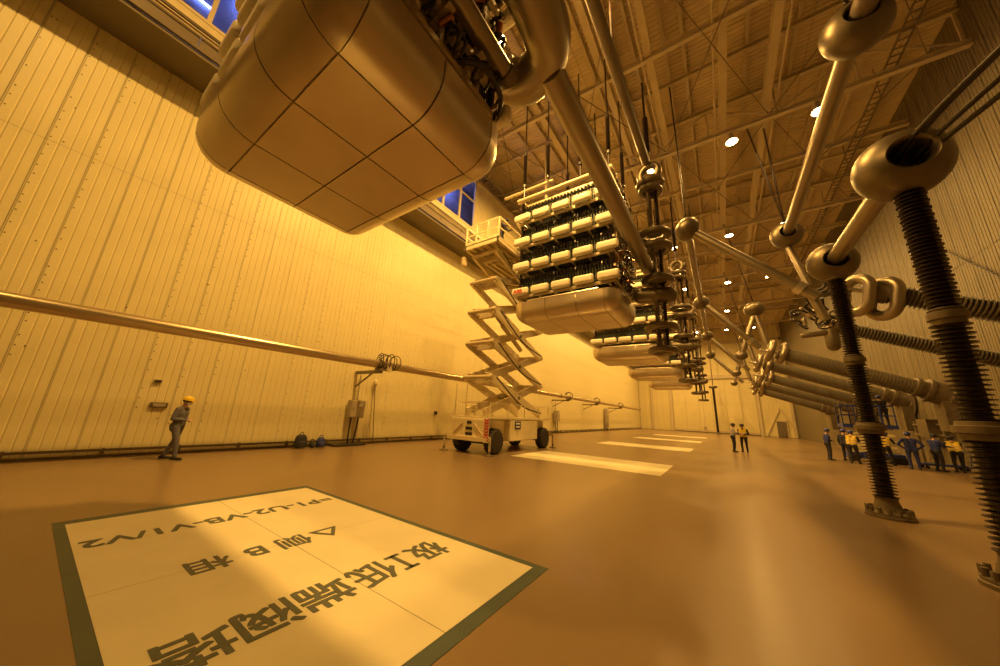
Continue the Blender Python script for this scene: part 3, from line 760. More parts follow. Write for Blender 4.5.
BZ = [((5.4, 17.0, 6.72), (10.2, 17.0, 4.55), .36, 'upper wall bushing with coarse ribs and two bright loop rings', True, False),
      ((5.0, 21.5, 6.65), (10.2, 22.0, 4.55), .31, 'long ribbed grey wall bushing passing behind the two dark insulators', True, False),
      ((3.75, 28.0, 6.55), (9.6, 28.4, 4.15), .44, 'thickest smooth wall bushing with a bolted turret at the wall', False, True),
      ((3.45, 33.0, 6.5), (9.7, 33.4, 4.1), .40, 'smooth wall bushing just below the thickest one', False, True),
      ((4.1, 39.6, 6.25), (9.8, 40.0, 4.2), .42, 'third smooth wall bushing counted from the thickest one', False, True),
      ((3.9, 44.6, 6.1), (9.8, 45.0, 4.1), .40, 'fourth smooth wall bushing counted from the thickest one', False, True),
      ((4.3, 50.8, 5.95), (9.8, 51.2, 3.95), .42, 'lowest-looking smooth wall bushing, farthest in the row', False, True)]
for k, (a, b, r, lb, ribs, tu) in enumerate(BZ):
    t, d = bushing(a, b, r, lb, ribs, tu)
    a = Vector(a)
    if k == 0:
        u_loop(t, (5.32, 16.9, 6.5), .26, .38, .185, (.8, .75, 0), (.28, -.1, 1)); u_loop(t, (4.68, 16.9, 6.74), .26, .38, .185, (.8, .75, 0), (.28, -.1, 1))
        MB().bar(a+Vector((-.9, 0, .35)), a, .12).build('link_bar', 'silver', t)
        for q in range(3): MB().capsule(a+Vector((-.45, -.2+.2*q, -.1)), a+Vector((-.35, -.2+.2*q, .3)), .06).build('fitting', 'silver', t, True)
    elif k == 1:
        MB().capsule(a+Vector((-.2, 0, -.1)), a+Vector((-.2, 0, -.95)), .30, .26, 16, 5).build('end_shield', 'ball', t, True)
    else:
        for off in (0, -.6): u_loop(t, a+Vector((off, 0, .02+(-off)*.35)), .12, .5, .19, d, (0, .2, 1))
        MB().cyl(a+Vector((-1.2, 0, .35)), a, .09, 10).build('connector', 'silver', t, True)
    if tu:
        e = Vector(b)
        sp_ = MB().box((XR-.35, e.y, e.z-1.4), (.5, 1.0, 1.6)); sp_.bar((XR-.5, e.y, e.z-1.0), (e.x+.3, e.y, e.z-.3), .18)
        sp_.build('wall_bracket', 'flange', t)
    MB().lathe([(r*2.4, 0), (r*2.4, .05)], 24, (XR-.12, b[1], b[2]-(XR-b[0])*.36), (1, 0, 0)).build('wall_plate', 'flange', t)

wc = MB().tube([(XR-.06, 25.3, 11.17), (XR-.06, 23.8, 9.8), (XR-.06, 21.0, 7.3)], .03, 6).build('wall_cable', 'hose', None, True, loc=(XR-.06, 23, 9.2)); tag(wc, 'thin dark cable running slantwise down the right wall', 'cable')
# flexible cable bunch at the first bushing end
cb = thing('cable_bunch', 'tangle of dark flexible cables and fittings hanging under the small ball', 'cables', (4.0, 17.0, 6.0))
rnd = random.Random(11)
for k in range(4):
    s = Vector((3.7+.12*k, 16.4, 7.6-.1*k)); e = Vector((3.55+rnd.uniform(-.3, .3), 16.8+rnd.uniform(-.2, .2), 6.25))
    MB().tube(smooth_path([s, s+Vector((.05, 0, -.5)), (s+e)/2+Vector((-.35+.12*k, 0, 0)), e+Vector((-.15, 0, .3)), e]), .05, 8).build('flexible_cable', 'hose', cb, True)
for k in range(14):
    c = Vector((3.55+rnd.uniform(-.7, .7), 17+rnd.uniform(-.2, .2), 6.0+rnd.uniform(-.3, .35)))
    MB().torus(c, (rnd.uniform(-1, 1), rnd.uniform(-1, 1), rnd.uniform(-1, 1)), rnd.uniform(.12, .28), .035, 14, 6).build('cable_loop', 'hose', cb, True)
for k in range(9):
    c = Vector((3.6+rnd.uniform(-.6, .6), 17+rnd.uniform(-.2, .2), 6.0+rnd.uniform(-.2, .3)))
    MB().capsule(c, c+Vector((rnd.uniform(-.2, .2), 0, rnd.uniform(-.25, .25))), .07, .07, 10, 3).build('fitting', 'silver', cb, True)
MB().capsule((3.0, 17, 5.35), (3.6, 17, 5.4), .10, .12, 12, 4).build('counterweight', 'dsteel', cb, True)
MB().tube(smooth_path([(3.5, 15.9, 6.5), (3.6, 16.4, 6.0), (3.8, 16.9, 5.9)]), .06, 8).build('drop_cable', 'hose', cb, True)
MB().cyl((3.2, 15.7, 6.6), (3.45, 15.7, 5.6), .15, 12).build('tube_stub', 'tube', cb, True)

# tall slim post by the far wall
fp_ = thing('slim_post', 'tall slim dark insulator post standing before the far wall', 'insulator', (-.95, 71, 0))
pr = [(.2, .3)]
for k in range(60): pr += [(.16, .3+k*.13), (.24, .36+k*.13), (.16, .42+k*.13)]
MB().lathe(pr, 10, (-.95, 71, 0)).build('shed_section', 'ins', fp_)
MB().lathe([(.4, 0), (.4, .1), (.2, .3)], 14, (-.95, 71, 0)).build('base_flange', 'flange', fp_)
MB().torus((-.95, 71, 8.3), (0, 0, 1), .5, .2).build('grading_ring', 'ball', fp_, True)
MB().cyl((-.95, 71, 8.0), (-.95, 71, 19), .1, 8).build('rod', 'tube', fp_)

# ------------------------------------------------------------------ pipe on the left wall
PXp, PZ = -12.9, 3.68
wp = thing('wall_pipe', 'long brass-coloured pipe running level along the left wall', 'pipe', (PXp, 30, PZ))
for a, b in ((-6.9, 9.0), (9.03, 29.3), (29.33, 66)):
    MB().cyl((PXp, a, PZ), (PXp, b, PZ), .185, 20).build('pipe_length', 'brass', wp, True)
    MB().cyl((PXp, b-.12, PZ), (PXp, b-.02, PZ), .22, 20).build('flange', 'flange', wp, True)
for k, yy in enumerate((8.95, 31.4, 40.5, 52)):
    MB().box((PXp, yy, PZ-.24), (.40, .30, .10)).build('pipe_saddle', 'dsteel', wp)
    MB().bar((XL+.05, yy, PZ-.33), (PXp+.1, yy, PZ-.33), .16, .14).build('bracket_arm', 'dsteel', wp)
    MB().bar((XL+.1, yy, PZ-1.0), (PXp-.5, yy, PZ-.36), .06, .06).build('bracket_stay', 'dsteel', wp)
    c = thing('cable_coil', ['coil of black cable draped over the wall pipe above the grey cabinet', 'coil of cable on the wall pipe just past the scissor lift', 'small cable coil farther along the wall pipe', 'farthest cable coil on the wall pipe'][k], 'cable coil', (PXp, yy+.3, PZ+.2), 'cable coils on the wall pipe')
    for j in range(8 if k == 0 else 4):
        MB().torus((PXp, yy-.15+j*.13, PZ+.12+.05*(j % 2)), (.35*random.uniform(-1, 1), 1, .2*random.uniform(-1, 1)), .33+.03*(j % 3), .02, 26, 6).build('cable_turn', 'hose', c, True)
    MB().box((PXp+.20, yy+.35, PZ-.18), (.10, .26, .26)).build('clip', 'frame', c)

# grey cabinet on stand
def cabinet(y, z0, z1, wd, label):
    t = thing('control_cabinet', label, 'cabinet', (-14.5, y, 0))
    MB().rbox((-14.5, y, (z0+z1)/2), (.36, wd, z1-z0), .02, 1).build('body', 'grey', t)
    MB().box((-14.31, y, (z0+z1)/2), (.02, wd-.06, z1-z0-.06)).build('door', 'grey', t)
    MB().box((-14.295, y+wd*.15, z1-.22), (.012, wd*.3, .12)).build('nameplate', 'white', t)
    MB().capsule((-14.285, y-wd*.35, (z0+z1)/2-.06), (-14.285, y-wd*.35, (z0+z1)/2+.06), .015).build('handle', 'dsteel', t)
    for s_ in (-1, 1):
        MB().tube(smooth_path([(-14.5, y+s_*wd*.25, z0), (-14.48, y+s_*wd*.25-.03, z0*.6), (-14.42, y+s_*wd*.2-.1, .2), (-14.4, y-.1+s_*.1, .03)]), .035, 8).build('conduit', 'hose', t, True)
    MB().tube([(-14.66, y+.1, z1), (-14.66, y+.1, PZ-.42)], .03, 8).build('riser', 'grey', t)
    return t
cabinet(9.05, 1.22, 2.02, .72, 'grey control cabinet on the left wall with cables down to the floor')
MB_ = MB().rbox((-14.2, 8.7, .05), (.5, 1.5, .1), .04, 1).build('floor_tray', 'hose', None, False, loc=(-14.2, 8.7, 0)); tag(MB_, 'dark flat cable tray lying on the floor under the grey cabinet', 'tray')
cabinet(32, 1.2, 2.3, .8, 'small grey cabinet on the left wall behind the scissor lift')
cabinet(50, .4, 3.2, 1.0, 'dark cabinet with conduits far along the left wall')
g = thing('grounding_pole', 'thin leaning pole with a pale ball on top beside the cabinet', 'pole', (-14.4, 10.1, 0))
MB().cyl((-14.4, 10.15, 0), (-14.62, 9.98, 2.9), .022, 8).build('shaft', 'dsteel', g)
MB().capsule((-14.6, 9.98, 2.92), (-14.6, 9.98, 3.0), .13, .13, 14, 6).build('ball', 'frame', g, True)
for (yy, zz, lb, wd, hh) in ((2.27, 2.22, 'small dark socket on the left wall above the grey plate', .18, .09), (2.45, 1.49, 'grey wall plate left of the man in the yellow helmet', .40, .16), (14.6, 1.58, 'small dark wall box near the front of the scissor lift', .24, .22)):
    t = thing('wall_socket', lb, 'socket', (XL, yy, zz))
    MB().rbox((XL+.04, yy, zz), (.08, wd, hh), .015, 1).build('housing', 'dsteel' if hh != .16 else 'flange', t)
    MB().box((XL+.083, yy, zz), (.008, wd*.7, hh*.6)).build('cover', 'dark' if hh != .16 else 'grey', t)
# bags by the wall
def bag(y, wd, h, m, label):
    t = thing('bag', label, 'bag', (-14.05, y, 0), 'bags by the left wall')
    b = MB().rbox((0, 0, h*.42), (.3, wd, h*.84), .12, 3)
    for v in b.v:
        q = max(0, v.z/h); v.y *= 1-.35*q*q; v.x *= 1-.3*q; v.z += .08*h*math.cos(v.y/wd*3)
    for v in b.v: v += Vector((-14.05, y, .0))
    b.build('body', m, t, True, 60)
    MB().rbox((-13.89, y, h*.3), (.10, wd*.7, h*.4), .045, 2).build('pocket', m, t, True, 60)
    MB().torus((-14.05, y, h*.93), (1, 0, 0), .07, .015, 12, 6).build('handle', m, t, True)
bag(6.6, .48, .60, 'bagd', 'large black rucksack on the floor against the left wall')
bag(7.06, .2, .30, 'bagd', 'small dark bag between the rucksack and the blue bag')
bag(7.4, .36, .46, 'bagb', 'blue bag on the floor at the left wall, right of the rucksack')

# ------------------------------------------------------------------ big wheeled scissor lift
LXa, LXb, LYa, LYb = -10.42, -8.28, 11.35, 17.3; LXc = (LXa+LXb)/2
sl = thing('scissor_lift', 'cream wheeled scissor lift raised high beside the second valve tower', 'scissor lift', (LXc, (LYa+LYb)/2, 0))
ch = MB().rbox((LXc, (LYa+LYb)/2, 1.02), (LXb-LXa-.7, LYb-LYa-.2, .85), .05, 1).build('chassis', 'cream', sl)
for yy, ww in ((13.95, 2.1), ):
    MB().rbox((LXb-.25, (LYa+LYb)/2+.15, .98), (.5, 2.7, .95), .04, 1).build('side_locker', 'cream', ch)
    MB().rbox((LXa+.25, (LYa+LYb)/2+.15, .98), (.5, 2.7, .95), .04, 1).build('side_locker', 'cream', ch)
MB().box((LXb-.02+.03, 13.75, 1.0), (.012, .012, .8)).build('door_seam', 'creamd', ch)
MB().box((LXc, (LYa+LYb)/2, 1.52), (LXb-LXa, LYb-LYa, .08)).build('deck', 'cream', sl)
# front face
fpn = MB().rbox((LXc, LYa+.02, 1.05), (LXb-LXa-.1, .12, .85), .03, 1).build('front_panel', 'cream', sl)
for z in (1.3, 1.05, .82): MB().box((LXc+.05, LYa-.05, z), (.38 if z < 1.3 else .26, .012, .13)).build('vent', 'dark', fpn)
for s_ in (-1, 1):
    MB().bar((LXc+s_*.35, LYa-.06, 1.25), (LXc+s_*.95, LYa-.06, .68), .06, .04).build('brace_strip', 'creamd', fpn)
MB().box((LXc, LYa-.06, .62), (LXb-LXa+.1, .2, .16)).build('bumper', 'cream', sl)
# chevron striped corner post
cpn = MB().box((LXb-.02, LYa-.09, 1.02), (.24, .03, 1.0)).build('warning_post', 'white', sl)
for k in range(8):
    for s_ in (-1, 1): MB().bar((LXb-.02, LYa-.11, .56+k*.12), (LXb-.02+s_*.115, LYa-.11, .64+k*.12), .012, .06).build('chevron', 'red', cpn)
# sign
sg_ = MB().box((LXb+.02, 13.75, 1.22), (.02, .52, .38)).build('sign_plate', 'navy', sl)
for z in (1.30, 1.15): MB().box((LXb+.034, 13.75, z), (.006, .34, .07)).build('sign_line', 'white', sg_)
# wheels
def wheel(x, y, side):
    t = MB(); R, W = .53, .40
    pr = [(.26, -W/2), (R-.06, -W/2), (R, -W/2+.06), (R, W/2-.06), (R-.06, W/2), (.26, W/2)]
    t.lathe(pr, 26, (x, y, R), (1, 0, 0))
    for k in range(22):
        a = 2*math.pi*k/22; c = Vector((x, y+math.cos(a)*(R-.005), R+math.sin(a)*(R-.005)))
        t.box(c, (W*.8, .06, .05), Matrix.Rotation(a-math.pi/2, 3, 'X'))
    o = t.build('tyre', 'rubber', sl, True, 30)
    MB().lathe([(.28, -.14), (.29, .13), (.22, .08), (.11, .08), (.10, .19), (.02, .20)], 20, (x, y, R), (side, 0, 0)).build('rim', 'hub', o, True, 30)
for x, s_ in ((LXb-.18, 1), (LXa+.18, -1)):
    for yy in (12.05, 16.75): wheel(x, yy, s_)
for yy in (12.05, 16.75): MB().cyl((LXa+.3, yy, .46), (LXb-.3, yy, .46), .09, 10).build('axle', 'hub', sl)
# outriggers
for x in (LXa-.28, LXb+.16):
    for yy in (LYa-.05, LYb+.1):
        o = MB().box((x, yy, .38), (.07, .07, .68)).build('outrigger_leg', 'creamd', sl)
        MB().lathe([(.20, 0), (.20, .03), (.05, .07), (.05, .2)], 14, (x, yy, 0)).build('foot_pad', 'dsteel', o)
        MB().bar((x, yy, .7), (LXc+(x-LXc)*.6, yy+(.3 if yy < 14 else -.3), .7), .10).build('outrigger_arm', 'creamd', o)
# deck rail
for x in (LXa+.05, LXb-.05):
    for yy in (11.5, 13, 14.5, 16, 17.2): MB().bar((x, yy, 1.56), (x, yy, 2.2), .035).build('deck_rail_post', 'cream', sl)
    MB().bar((x, 11.5, 2.18), (x, 17.2, 2.18), .035).build('deck_rail', 'cream', sl)
for x in (LXa+.1, LXa+.75): MB().bar((x, LYa+.1, 1.5), (x, LYa+.1, 3.0), .03).build('mast', 'creamd', sl)
MB().bar((LXc-.3, LYa, 2.2), (LXb-.1, LYa, 2.2), .035).build('deck_rail', 'cream', sl)
MB().bar((LXc-.3, LYa, 1.85), (LXb-.1, LYa, 1.85), .035).build('deck_rail', 'cream', sl)
# scissor arms: five crossings between y=11.3 and y=16.9
SZ = [1.75, 3.35, 5.0, 6.62, 8.22, 9.75]; YA, YB2 = 11.75, 16.7
for k in range(5):
    for s_ in (-1, 1):
        xo = LXc+s_*.72; xi = LXc+s_*.50
        a1 = MB().bar((xo, YA, SZ[k+1]), (xo, YB2, SZ[k]), .14, .34).build('scissor_arm', 'cream' if k != 1 else 'creamd', sl)
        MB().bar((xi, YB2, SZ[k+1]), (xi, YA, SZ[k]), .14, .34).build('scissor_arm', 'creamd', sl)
    zc = (SZ[k]+SZ[k+1])/2
    MB().cyl((LXc-.85, (YA+YB2)/2, zc), (LXc+.85, (YA+YB2)/2, zc), .09, 10).build('centre_pin', 'dsteel', sl)
    MB().bar((LXc-.5, YA+.5, SZ[k+1]-.1), (LXc+.5, YA+.5, SZ[k+1]-.1), .2, .26).build('cross_tube', 'creamd', sl)
    MB().bar((LXc-.5, YB2-.5, SZ[k+1]-.1), (LXc+.5, YB2-.5, SZ[k+1]-.1), .2, .26).build('cross_tube', 'creamd', sl)
    for yy in (YA, YB2):
        MB().cyl((LXc-.85, yy, SZ[k+1]), (LXc+.85, yy, SZ[k+1]), .10, 10).build('end_pin', 'creamd', sl)
for k in (0, 2):
    c = MB().cyl((LXc, 15.6, SZ[k]+.35), (LXc, 13.6, SZ[k]+1.35), .13, 12).build('hydraulic_cylinder', 'creamd', sl, True)
    MB().cyl((LXc, 13.6, SZ[k]+1.35), (LXc, 12.4, SZ[k]+1.95), .07, 12).build('piston_rod', 'chrome', c, True)
for k in range(5):
    MB().tube(smooth_path([(LXc+.9, YA+.3, SZ[k+1]), (LXc+.95, (YA+YB2)/2, (SZ[k]+SZ[k+1])/2-.35), (LXc+.9, YB2-.2, SZ[k]+.1)]), .035, 6).build('hydraulic_hose', 'hose', sl, True)
# platform
pz = 9.95; QA, QB, QY0, QY1 = -10.3, -8.12, 11.15, 17.2
pf = MB().box(((QA+QB)/2, (QY0+QY1)/2, pz+.14), (QB-QA, QY1-QY0, .06)).build('platform', 'cream', sl)
for x in (QA+.06, QB-.06): MB().box((x, (QY0+QY1)/2, pz+.06), (.10, QY1-QY0, .26)).build('side_beam', 'cream', pf)
for yy in (QY0+.05, QY1-.05): MB().box(((QA+QB)/2, yy, pz+.06), (QB-QA, .10, .26)).build('end_beam', 'cream', pf)
for x in (-9.9, -9.45, -9.0, -8.55): MB().bar((x, QY0+.1, pz+.03), (x, QY1-.1, pz+.03), .12, .16).build('floor_beam', 'creamd', pf)
for yy in (13.2, 15.2): MB().bar((QA, yy, pz-.02), (QB, yy, pz-.02), .1, .1).build('floor_beam', 'creamd', pf)
zt = pz+.17
for i in range(4):
    yy = QY0+.06+i*(QY1-QY0-.12)/3
    for x in (QA+.05, QB-.05): MB().bar((x, yy, zt), (x, yy, zt+1.1), .06).build('guard_post', 'cream', pf)
for x in (QA+.7, QA+1.45): MB().bar((x, QY0+.06, zt), (x, QY0+.06, zt+1.1), .06).build('guard_post', 'cream', pf)
for z in (.55, 1.1):
    for x in (QA+.05, QB-.05): MB().bar((x, QY0+.06, zt+z), (x, QY1-.06, zt+z), .055).build('guard_rail', 'cream', pf)
    for yy in (QY0+.06, QY1-.06): MB().bar((QA+.05, yy, zt+z), (QB-.05, yy, zt+z), .055).build('guard_rail', 'cream', pf)
for yy in (QY0+.06,): MB().box(((QA+QB)/2, yy, zt+.09), (QB-QA-.1, .03, .18)).build('toe_board', 'cream', pf)
MB().box((QB-.05, (QY0+QY1)/2+.9, zt+.35), (.03, (QY1-QY0)*.62, .5)).build('side_screen', 'cream', pf)
gate = MB()
for k in range(6): gate.bar((QA+1.5+k*.11, QY0+.04, zt+.15), (QA+1.5+k*.11, QY0+.04, zt+1.05), .02)
gate.build('gate_bars', 'cream', pf)
lamp_box = MB().rbox((QA-.1, QY0+.2, pz-.6), (.2, .3, .5), .04, 1).build('control_box', 'creamd', pf)

# ------------------------------------------------------------------ small blue scissor lift
bl_ = thing('scissor_lift', 'small blue scissor lift with railings among the work group at right', 'scissor lift', (7.3, 29.6, 0))
BX0, BX1, BY0, BY1, BPZ = 6.15, 8.45, 29.1, 30.2, 1.95
MB().rbox(((BX0+BX1)/2, (BY0+BY1)/2, .32), (BX1-BX0, 1.0, .36), .03, 1).build('chassis', 'bluep', bl_)
for x in (BX0+.3, BX1-.3):
    for yy in (BY0+.05, BY1-.05): MB().lathe([(.05, -.07), (.19, -.07), (.2, -.04), (.2, .04), (.19, .07), (.05, .07)], 16, (x, yy, .2), (0, 1, 0)).build('wheel', 'rubber', bl_, True, 30)
for k in range(4):
    za, zb_ = .5+k*.35, .5+(k+1)*.35
    for yy in (BY0+.12, BY1-.12):
        MB().bar((BX0+.2, yy, za), (BX1-.2, yy, zb_), .05, .10).build('scissor_arm', 'cream', bl_); MB().bar((BX1-.2, yy+.06, za), (BX0+.2, yy+.06, zb_), .05, .10).build('scissor_arm', 'cream', bl_)
pfb = MB().box(((BX0+BX1)/2, (BY0+BY1)/2, BPZ+.1), (BX1-BX0, BY1-BY0, .22)).build('platform', 'bluep', bl_)
for yy in (BY0+.04, BY1-.04):
    for i in range(5): MB().bar((BX0+.04+i*(BX1-BX0-.08)/4, yy, BPZ+.2), (BX0+.04+i*(BX1-BX0-.08)/4, yy, BPZ+1.35), .05).build('guard_post', 'bluep', pfb)
    for z in (.75, 1.33): MB().bar((BX0, yy, BPZ+z), (BX1, yy, BPZ+z), .05).build('guard_rail', 'bluep', pfb)
for x in (BX0+.04, BX1-.04):
    for z in (.75, 1.33): MB().bar((x, BY0, BPZ+z), (x, BY1, BPZ+z), .05).build('guard_rail', 'bluep', pfb)
tc_ = thing('tool_trolley', 'low dark blue trolley on the floor behind the rightmost workers', 'trolley', (9.3, 28, 0))
MB().rbox((9.3, 27.8, .22), (1.6, .8, .10), .03, 1).build('deck', 'bluep', tc_)
for x in (8.65, 9.95):
    for yy in (27.5, 28.1): MB().lathe([(.03, -.03), (.08, -.03), (.08, .03), (.03, .03)], 12, (x, yy, .085), (0, 1, 0)).build('castor', 'rubber', tc_)
MB().tube(smooth_path([(10.05, 27.45, .25), (10.15, 27.45, .9), (10.15, 28.15, .9), (10.05, 28.15, .25)]), .02, 6).build('push_handle', 'bluep', tc_)
tbx = thing('tool_box', 'dark and blue tool box on the floor by the blue scissor lift', 'tool box', (8.0, 28.7, 0))
MB().rbox((8.0, 28.75, .2), (.7, .4, .36), .04, 1).build('body', 'dark', tbx); MB().rbox((8.0, 28.75, .45), (.6, .34, .18), .04, 1).build('lid', 'bluep', tbx)
MB().tube([(7.8, 28.75, .52), (7.85, 28.75, .6), (8.15, 28.75, .6), (8.2, 28.75, .52)], .015, 6).build('handle', 'dark', tbx)
pg = thing('pipe_guard', 'dark horizontal pipe rack on the right wall under the turrets', 'pipe rack', (XR-.3, 31, 0))
for z in (1.7, 2.3): MB().cyl((XR-.35, 29.2, z), (XR-.35, 32.7, z), .07, 10).build('pipe', 'dsteel', pg, True)
for yy in (29.4, 31, 32.6): MB().box((XR-.3, yy, 1.3), (.12, .12, 2.5)).build('upright', 'dsteel', pg)
MB().box((XR-.5, 30.4, 2.1), (.5, 1.2, 1.0)).build('valve_box', 'dsteel', pg)

# ------------------------------------------------------------------ people
def person(label, loc, rz, cloth, legs, helmet, vest=None, lean=0., stride=0., arms='down', maskm=None, h=1.74, crouch=0., voxel=.015, head_pitch=0., sleeve=None):
    caps = []   # (p0,p1,r0,r1,mat)
    def C(p0, p1, r0, r1, m): caps.append((Vector(p0), Vector(p1), r0, r1, m))
    hipz = .92-crouch
    Rl = Matrix.Rotation(-lean, 3, 'X')      # lean towards +y
    P0 = Vector((0, -.12*math.sin(lean)*2, hipz))
    def T(x, y, z): return P0+Rl @ Vector((x, y, z-.92))
    for s in (-1, 1):
        st = stride*s
        hip = P0+Vector((s*.095, 0, -.02)); ank = Vector((s*.115, st*.28-.02, .085)); kn = (hip+ank)/2+Vector((s*.01, .03+crouch*.5, .02))
        if stride and s < 0: kn += Vector((0, .03, 0))
        C(hip, kn, .092, .066, legs); C(kn, ank, .064, .048, legs); C(hip+Vector((0, -.03, .04)), hip+Vector((0, -.02, -.06)), .1, .09, legs)
        C(ank+Vector((0, -.05, -.04)), ank+Vector((s*.02, .15, -.05)), .043, .036, 'shoe'); C(ank, ank+Vector((0, 0, -.03)), .05, .05, 'shoe')
    for s in (-1, 1):
        C(T(s*.07, 0, .92), T(s*.075, 0, 1.08), .105, .098, cloth if cloth != legs else legs)
        C(T(s*.075, 0, 1.08), T(s*.085, .01, 1.30), .10, .105, cloth); C(T(s*.085, .01, 1.3), T(s*.12, 0, 1.40), .10, .07, cloth)
        C(T(s*.05, 0, 1.43), T(s*.185, 0, 1.405), .055, .062, cloth)
    nb = T(0, 0, 1.45); hd = T(0, .03, 1.52)+Vector((0, .02, .10))
    C(nb, hd+Vector((0, -.02, -.06)), .056, .052, 'skin')
    Rh = Matrix.Rotation(-head_pitch, 3, 'X')
    def Hh(x, y, z): return hd+Rh @ Vector((x, y, z))
    C(Hh(0, -.015, .035), Hh(0, .01, .03), .088, .085, 'hair'); C(Hh(0, .02, .02), Hh(0, .03, -.05), .076, .06, 'skin'); C(Hh(0, .035, -.07), Hh(0, .045, -.08), .045, .035, 'skin')
    C(Hh(0, .09, .0), Hh(0, .107, -.022), .011, .014, 'skin')
    for s in (-1, 1):
        C(Hh(s*.078, .0, .01), Hh(s*.08, -.005, -.03), .016, .012, 'skin'); C(Hh(s*.03, .088, .015), Hh(s*.034, .087, .015), .010, .010, 'eye')
    C(Hh(-.018, .085, -.052), Hh(.018, .085, -.052), .009, .009, 'skin')
    if maskm: C(Hh(-.03, .075, -.04), Hh(.03, .075, -.04), .045, .045, maskm)
    sl_ = sleeve or cloth
    for s in (-1, 1):
        sh = T(s*.195, 0, 1.395)
        if arms == 'down': el, wr_ = sh+Vector((s*.05, -.03, -.28)), sh+Vector((s*.05, .05, -.52))
        elif arms == 'hold': el, wr_ = sh+Vector((s*.06, -.03, -.27)), sh+Vector((-s*.13, .15, -.30))
        elif arms == 'hips': el, wr_ = sh+Vector((s*.16, -.08, -.24)), sh+Vector((-s*.0, .02, -.42))
        elif arms == 'crossed': el, wr_ = sh+Vector((s*.04, .04, -.27)), sh+Vector((-s*.17, .19, -.20+.03*s))
        elif arms == 'reach': el, wr_ = sh+Vector((s*.04, .16, -.20)), sh+Vector((-s*.03, .40, -.22))
        elif arms == 'up': el, wr_ = sh+Vector((s*.08, .16, -.12)), sh+Vector((s*.02, .34, .10))
        elif arms == 'out': el, wr_ = (sh+Vector((s*.12, .12, -.22)), sh+Vector((s*.25, .3, -.25))) if s > 0 else (sh+Vector((s*.05, -.02, -.28)), sh+Vector((-s*.12, .2, -.26)))
        C(sh, el, .060, .050, sl_); C(el, wr_, .048, .036, sl_)
        d = (wr_-el).normalized(); side = d.cross(Vector((0, 0, 1)))
        if side.length < .1: side = Vector((0, 1, 0))
        side.normalize(); nrm = side.cross(d); pc = wr_+d*.02; pe = wr_+d*.085
        for q in (-1, 1): C(pc+side*(.015*q), pe+side*(.024*q), .021, .017, 'skin')
        for k in range(4):
            b0 = pe+side*(-.033+.022*k); ln = (.052, .06, .056, .042)[k]
            b1 = b0+d*ln*.55-nrm*.010; b2 = b1+d*ln*.45-nrm*.026
            C(b0, b1, .0105, .0095, 'skin'); C(b1, b2, .0095, .0085, 'skin')
        t0 = pc+side*.03*s; t1 = t0+(d*.6+side*s*.6).normalized()*.04; C(t0, t1, .013, .011, 'skin'); C(t1, t1+d*.03-nrm*.012, .011, .009, 'skin')
    mats = []
    for c in caps:
        if c[4] not in mats: mats.append(c[4])
    def remesh(cl, vox, name):
        b = MB()
        for p0, p1, r0, r1, m in cl: b.capsule(p0, p1, r0, r1, 10, 3)
        me = b.mesh('tmp', None); o = bpy.data.objects.new('tmp', me); COL.objects.link(o)
        md = o.modifiers.new('r', 'REMESH'); md.mode = 'VOXEL'; md.voxel_size = vox
        ms = o.modifiers.new('s', 'SMOOTH'); ms.factor = .5; ms.iterations = 2
        bpy.context.view_layer.update()
        out = bpy.data.meshes.new_from_object(o.evaluated_get(bpy.context.evaluated_depsgraph_get()))
        bpy.data.objects.remove(o); bpy.data.meshes.remove(me); out.name = name
        return out
    me = remesh(caps, voxel, 'body')
    for m in mats: me.materials.append(MT[m])
    n = len(me.polygons); ctr = np.empty(n*3, np.float32); me.polygons.foreach_get('center', ctr); ctr = ctr.reshape(-1, 3)
    best = np.full(n, 1e9, np.float32); idx = np.zeros(n, np.int32)
    for p0, p1, r0, r1, m in caps:
        a = np.array(p0); d = np.array(p1-p0); q = np.clip(((ctr-a)@d)/max(1e-9, d@d), 0, 1)
        dist = np.linalg.norm(ctr-(a+q[:, None]*d), axis=1)-(r0+(r1-r0)*q)
        w_ = dist < best; best[w_] = dist[w_]; idx[w_] = mats.index(m)
    me.polygons.foreach_set('material_index', idx); me.polygons.foreach_set('use_smooth', np.ones(n, bool)); me.update()
    t = thing('person', label, 'person', loc, None, rz)
    sc_ = h/1.74; t.scale = (sc_*1.12, sc_*1.14, sc_)
    o = bpy.data.objects.new('body', me); COL.objects.link(o); o.parent = t
    def child(b, name, m, smooth=True):
        q = bpy.data.objects.new(name, b.mesh(name, m, Vector((0,0,0)), smooth, 50)); COL.objects.link(q); q.parent = t; return q
    if helmet:
        b = MB(); ax = Rh @ Vector((0, 0, 1)); c = Hh(0, .0, .045)
        pr = [(.112, 0), (.122, .0)]+[(.116*math.cos(a), .02+.105*math.sin(a)) for a in [math.pi/2*k/6 for k in range(7)]]
        pr[-1] = (.004, .125)
        b.lathe(pr, 20, c, ax)
        x, y, a_ = frame_of(ax)
        b.box(c+Rh @ Vector((0, .125, .004)), (.15, .08, .012), Rh)
        child(b, 'helmet', helmet)
        b = MB(); b.torus(c+Rh @ Vector((0, 0, -.03)), ax, .1, .006, 16, 5); child(b, 'helmet_band', 'dark')
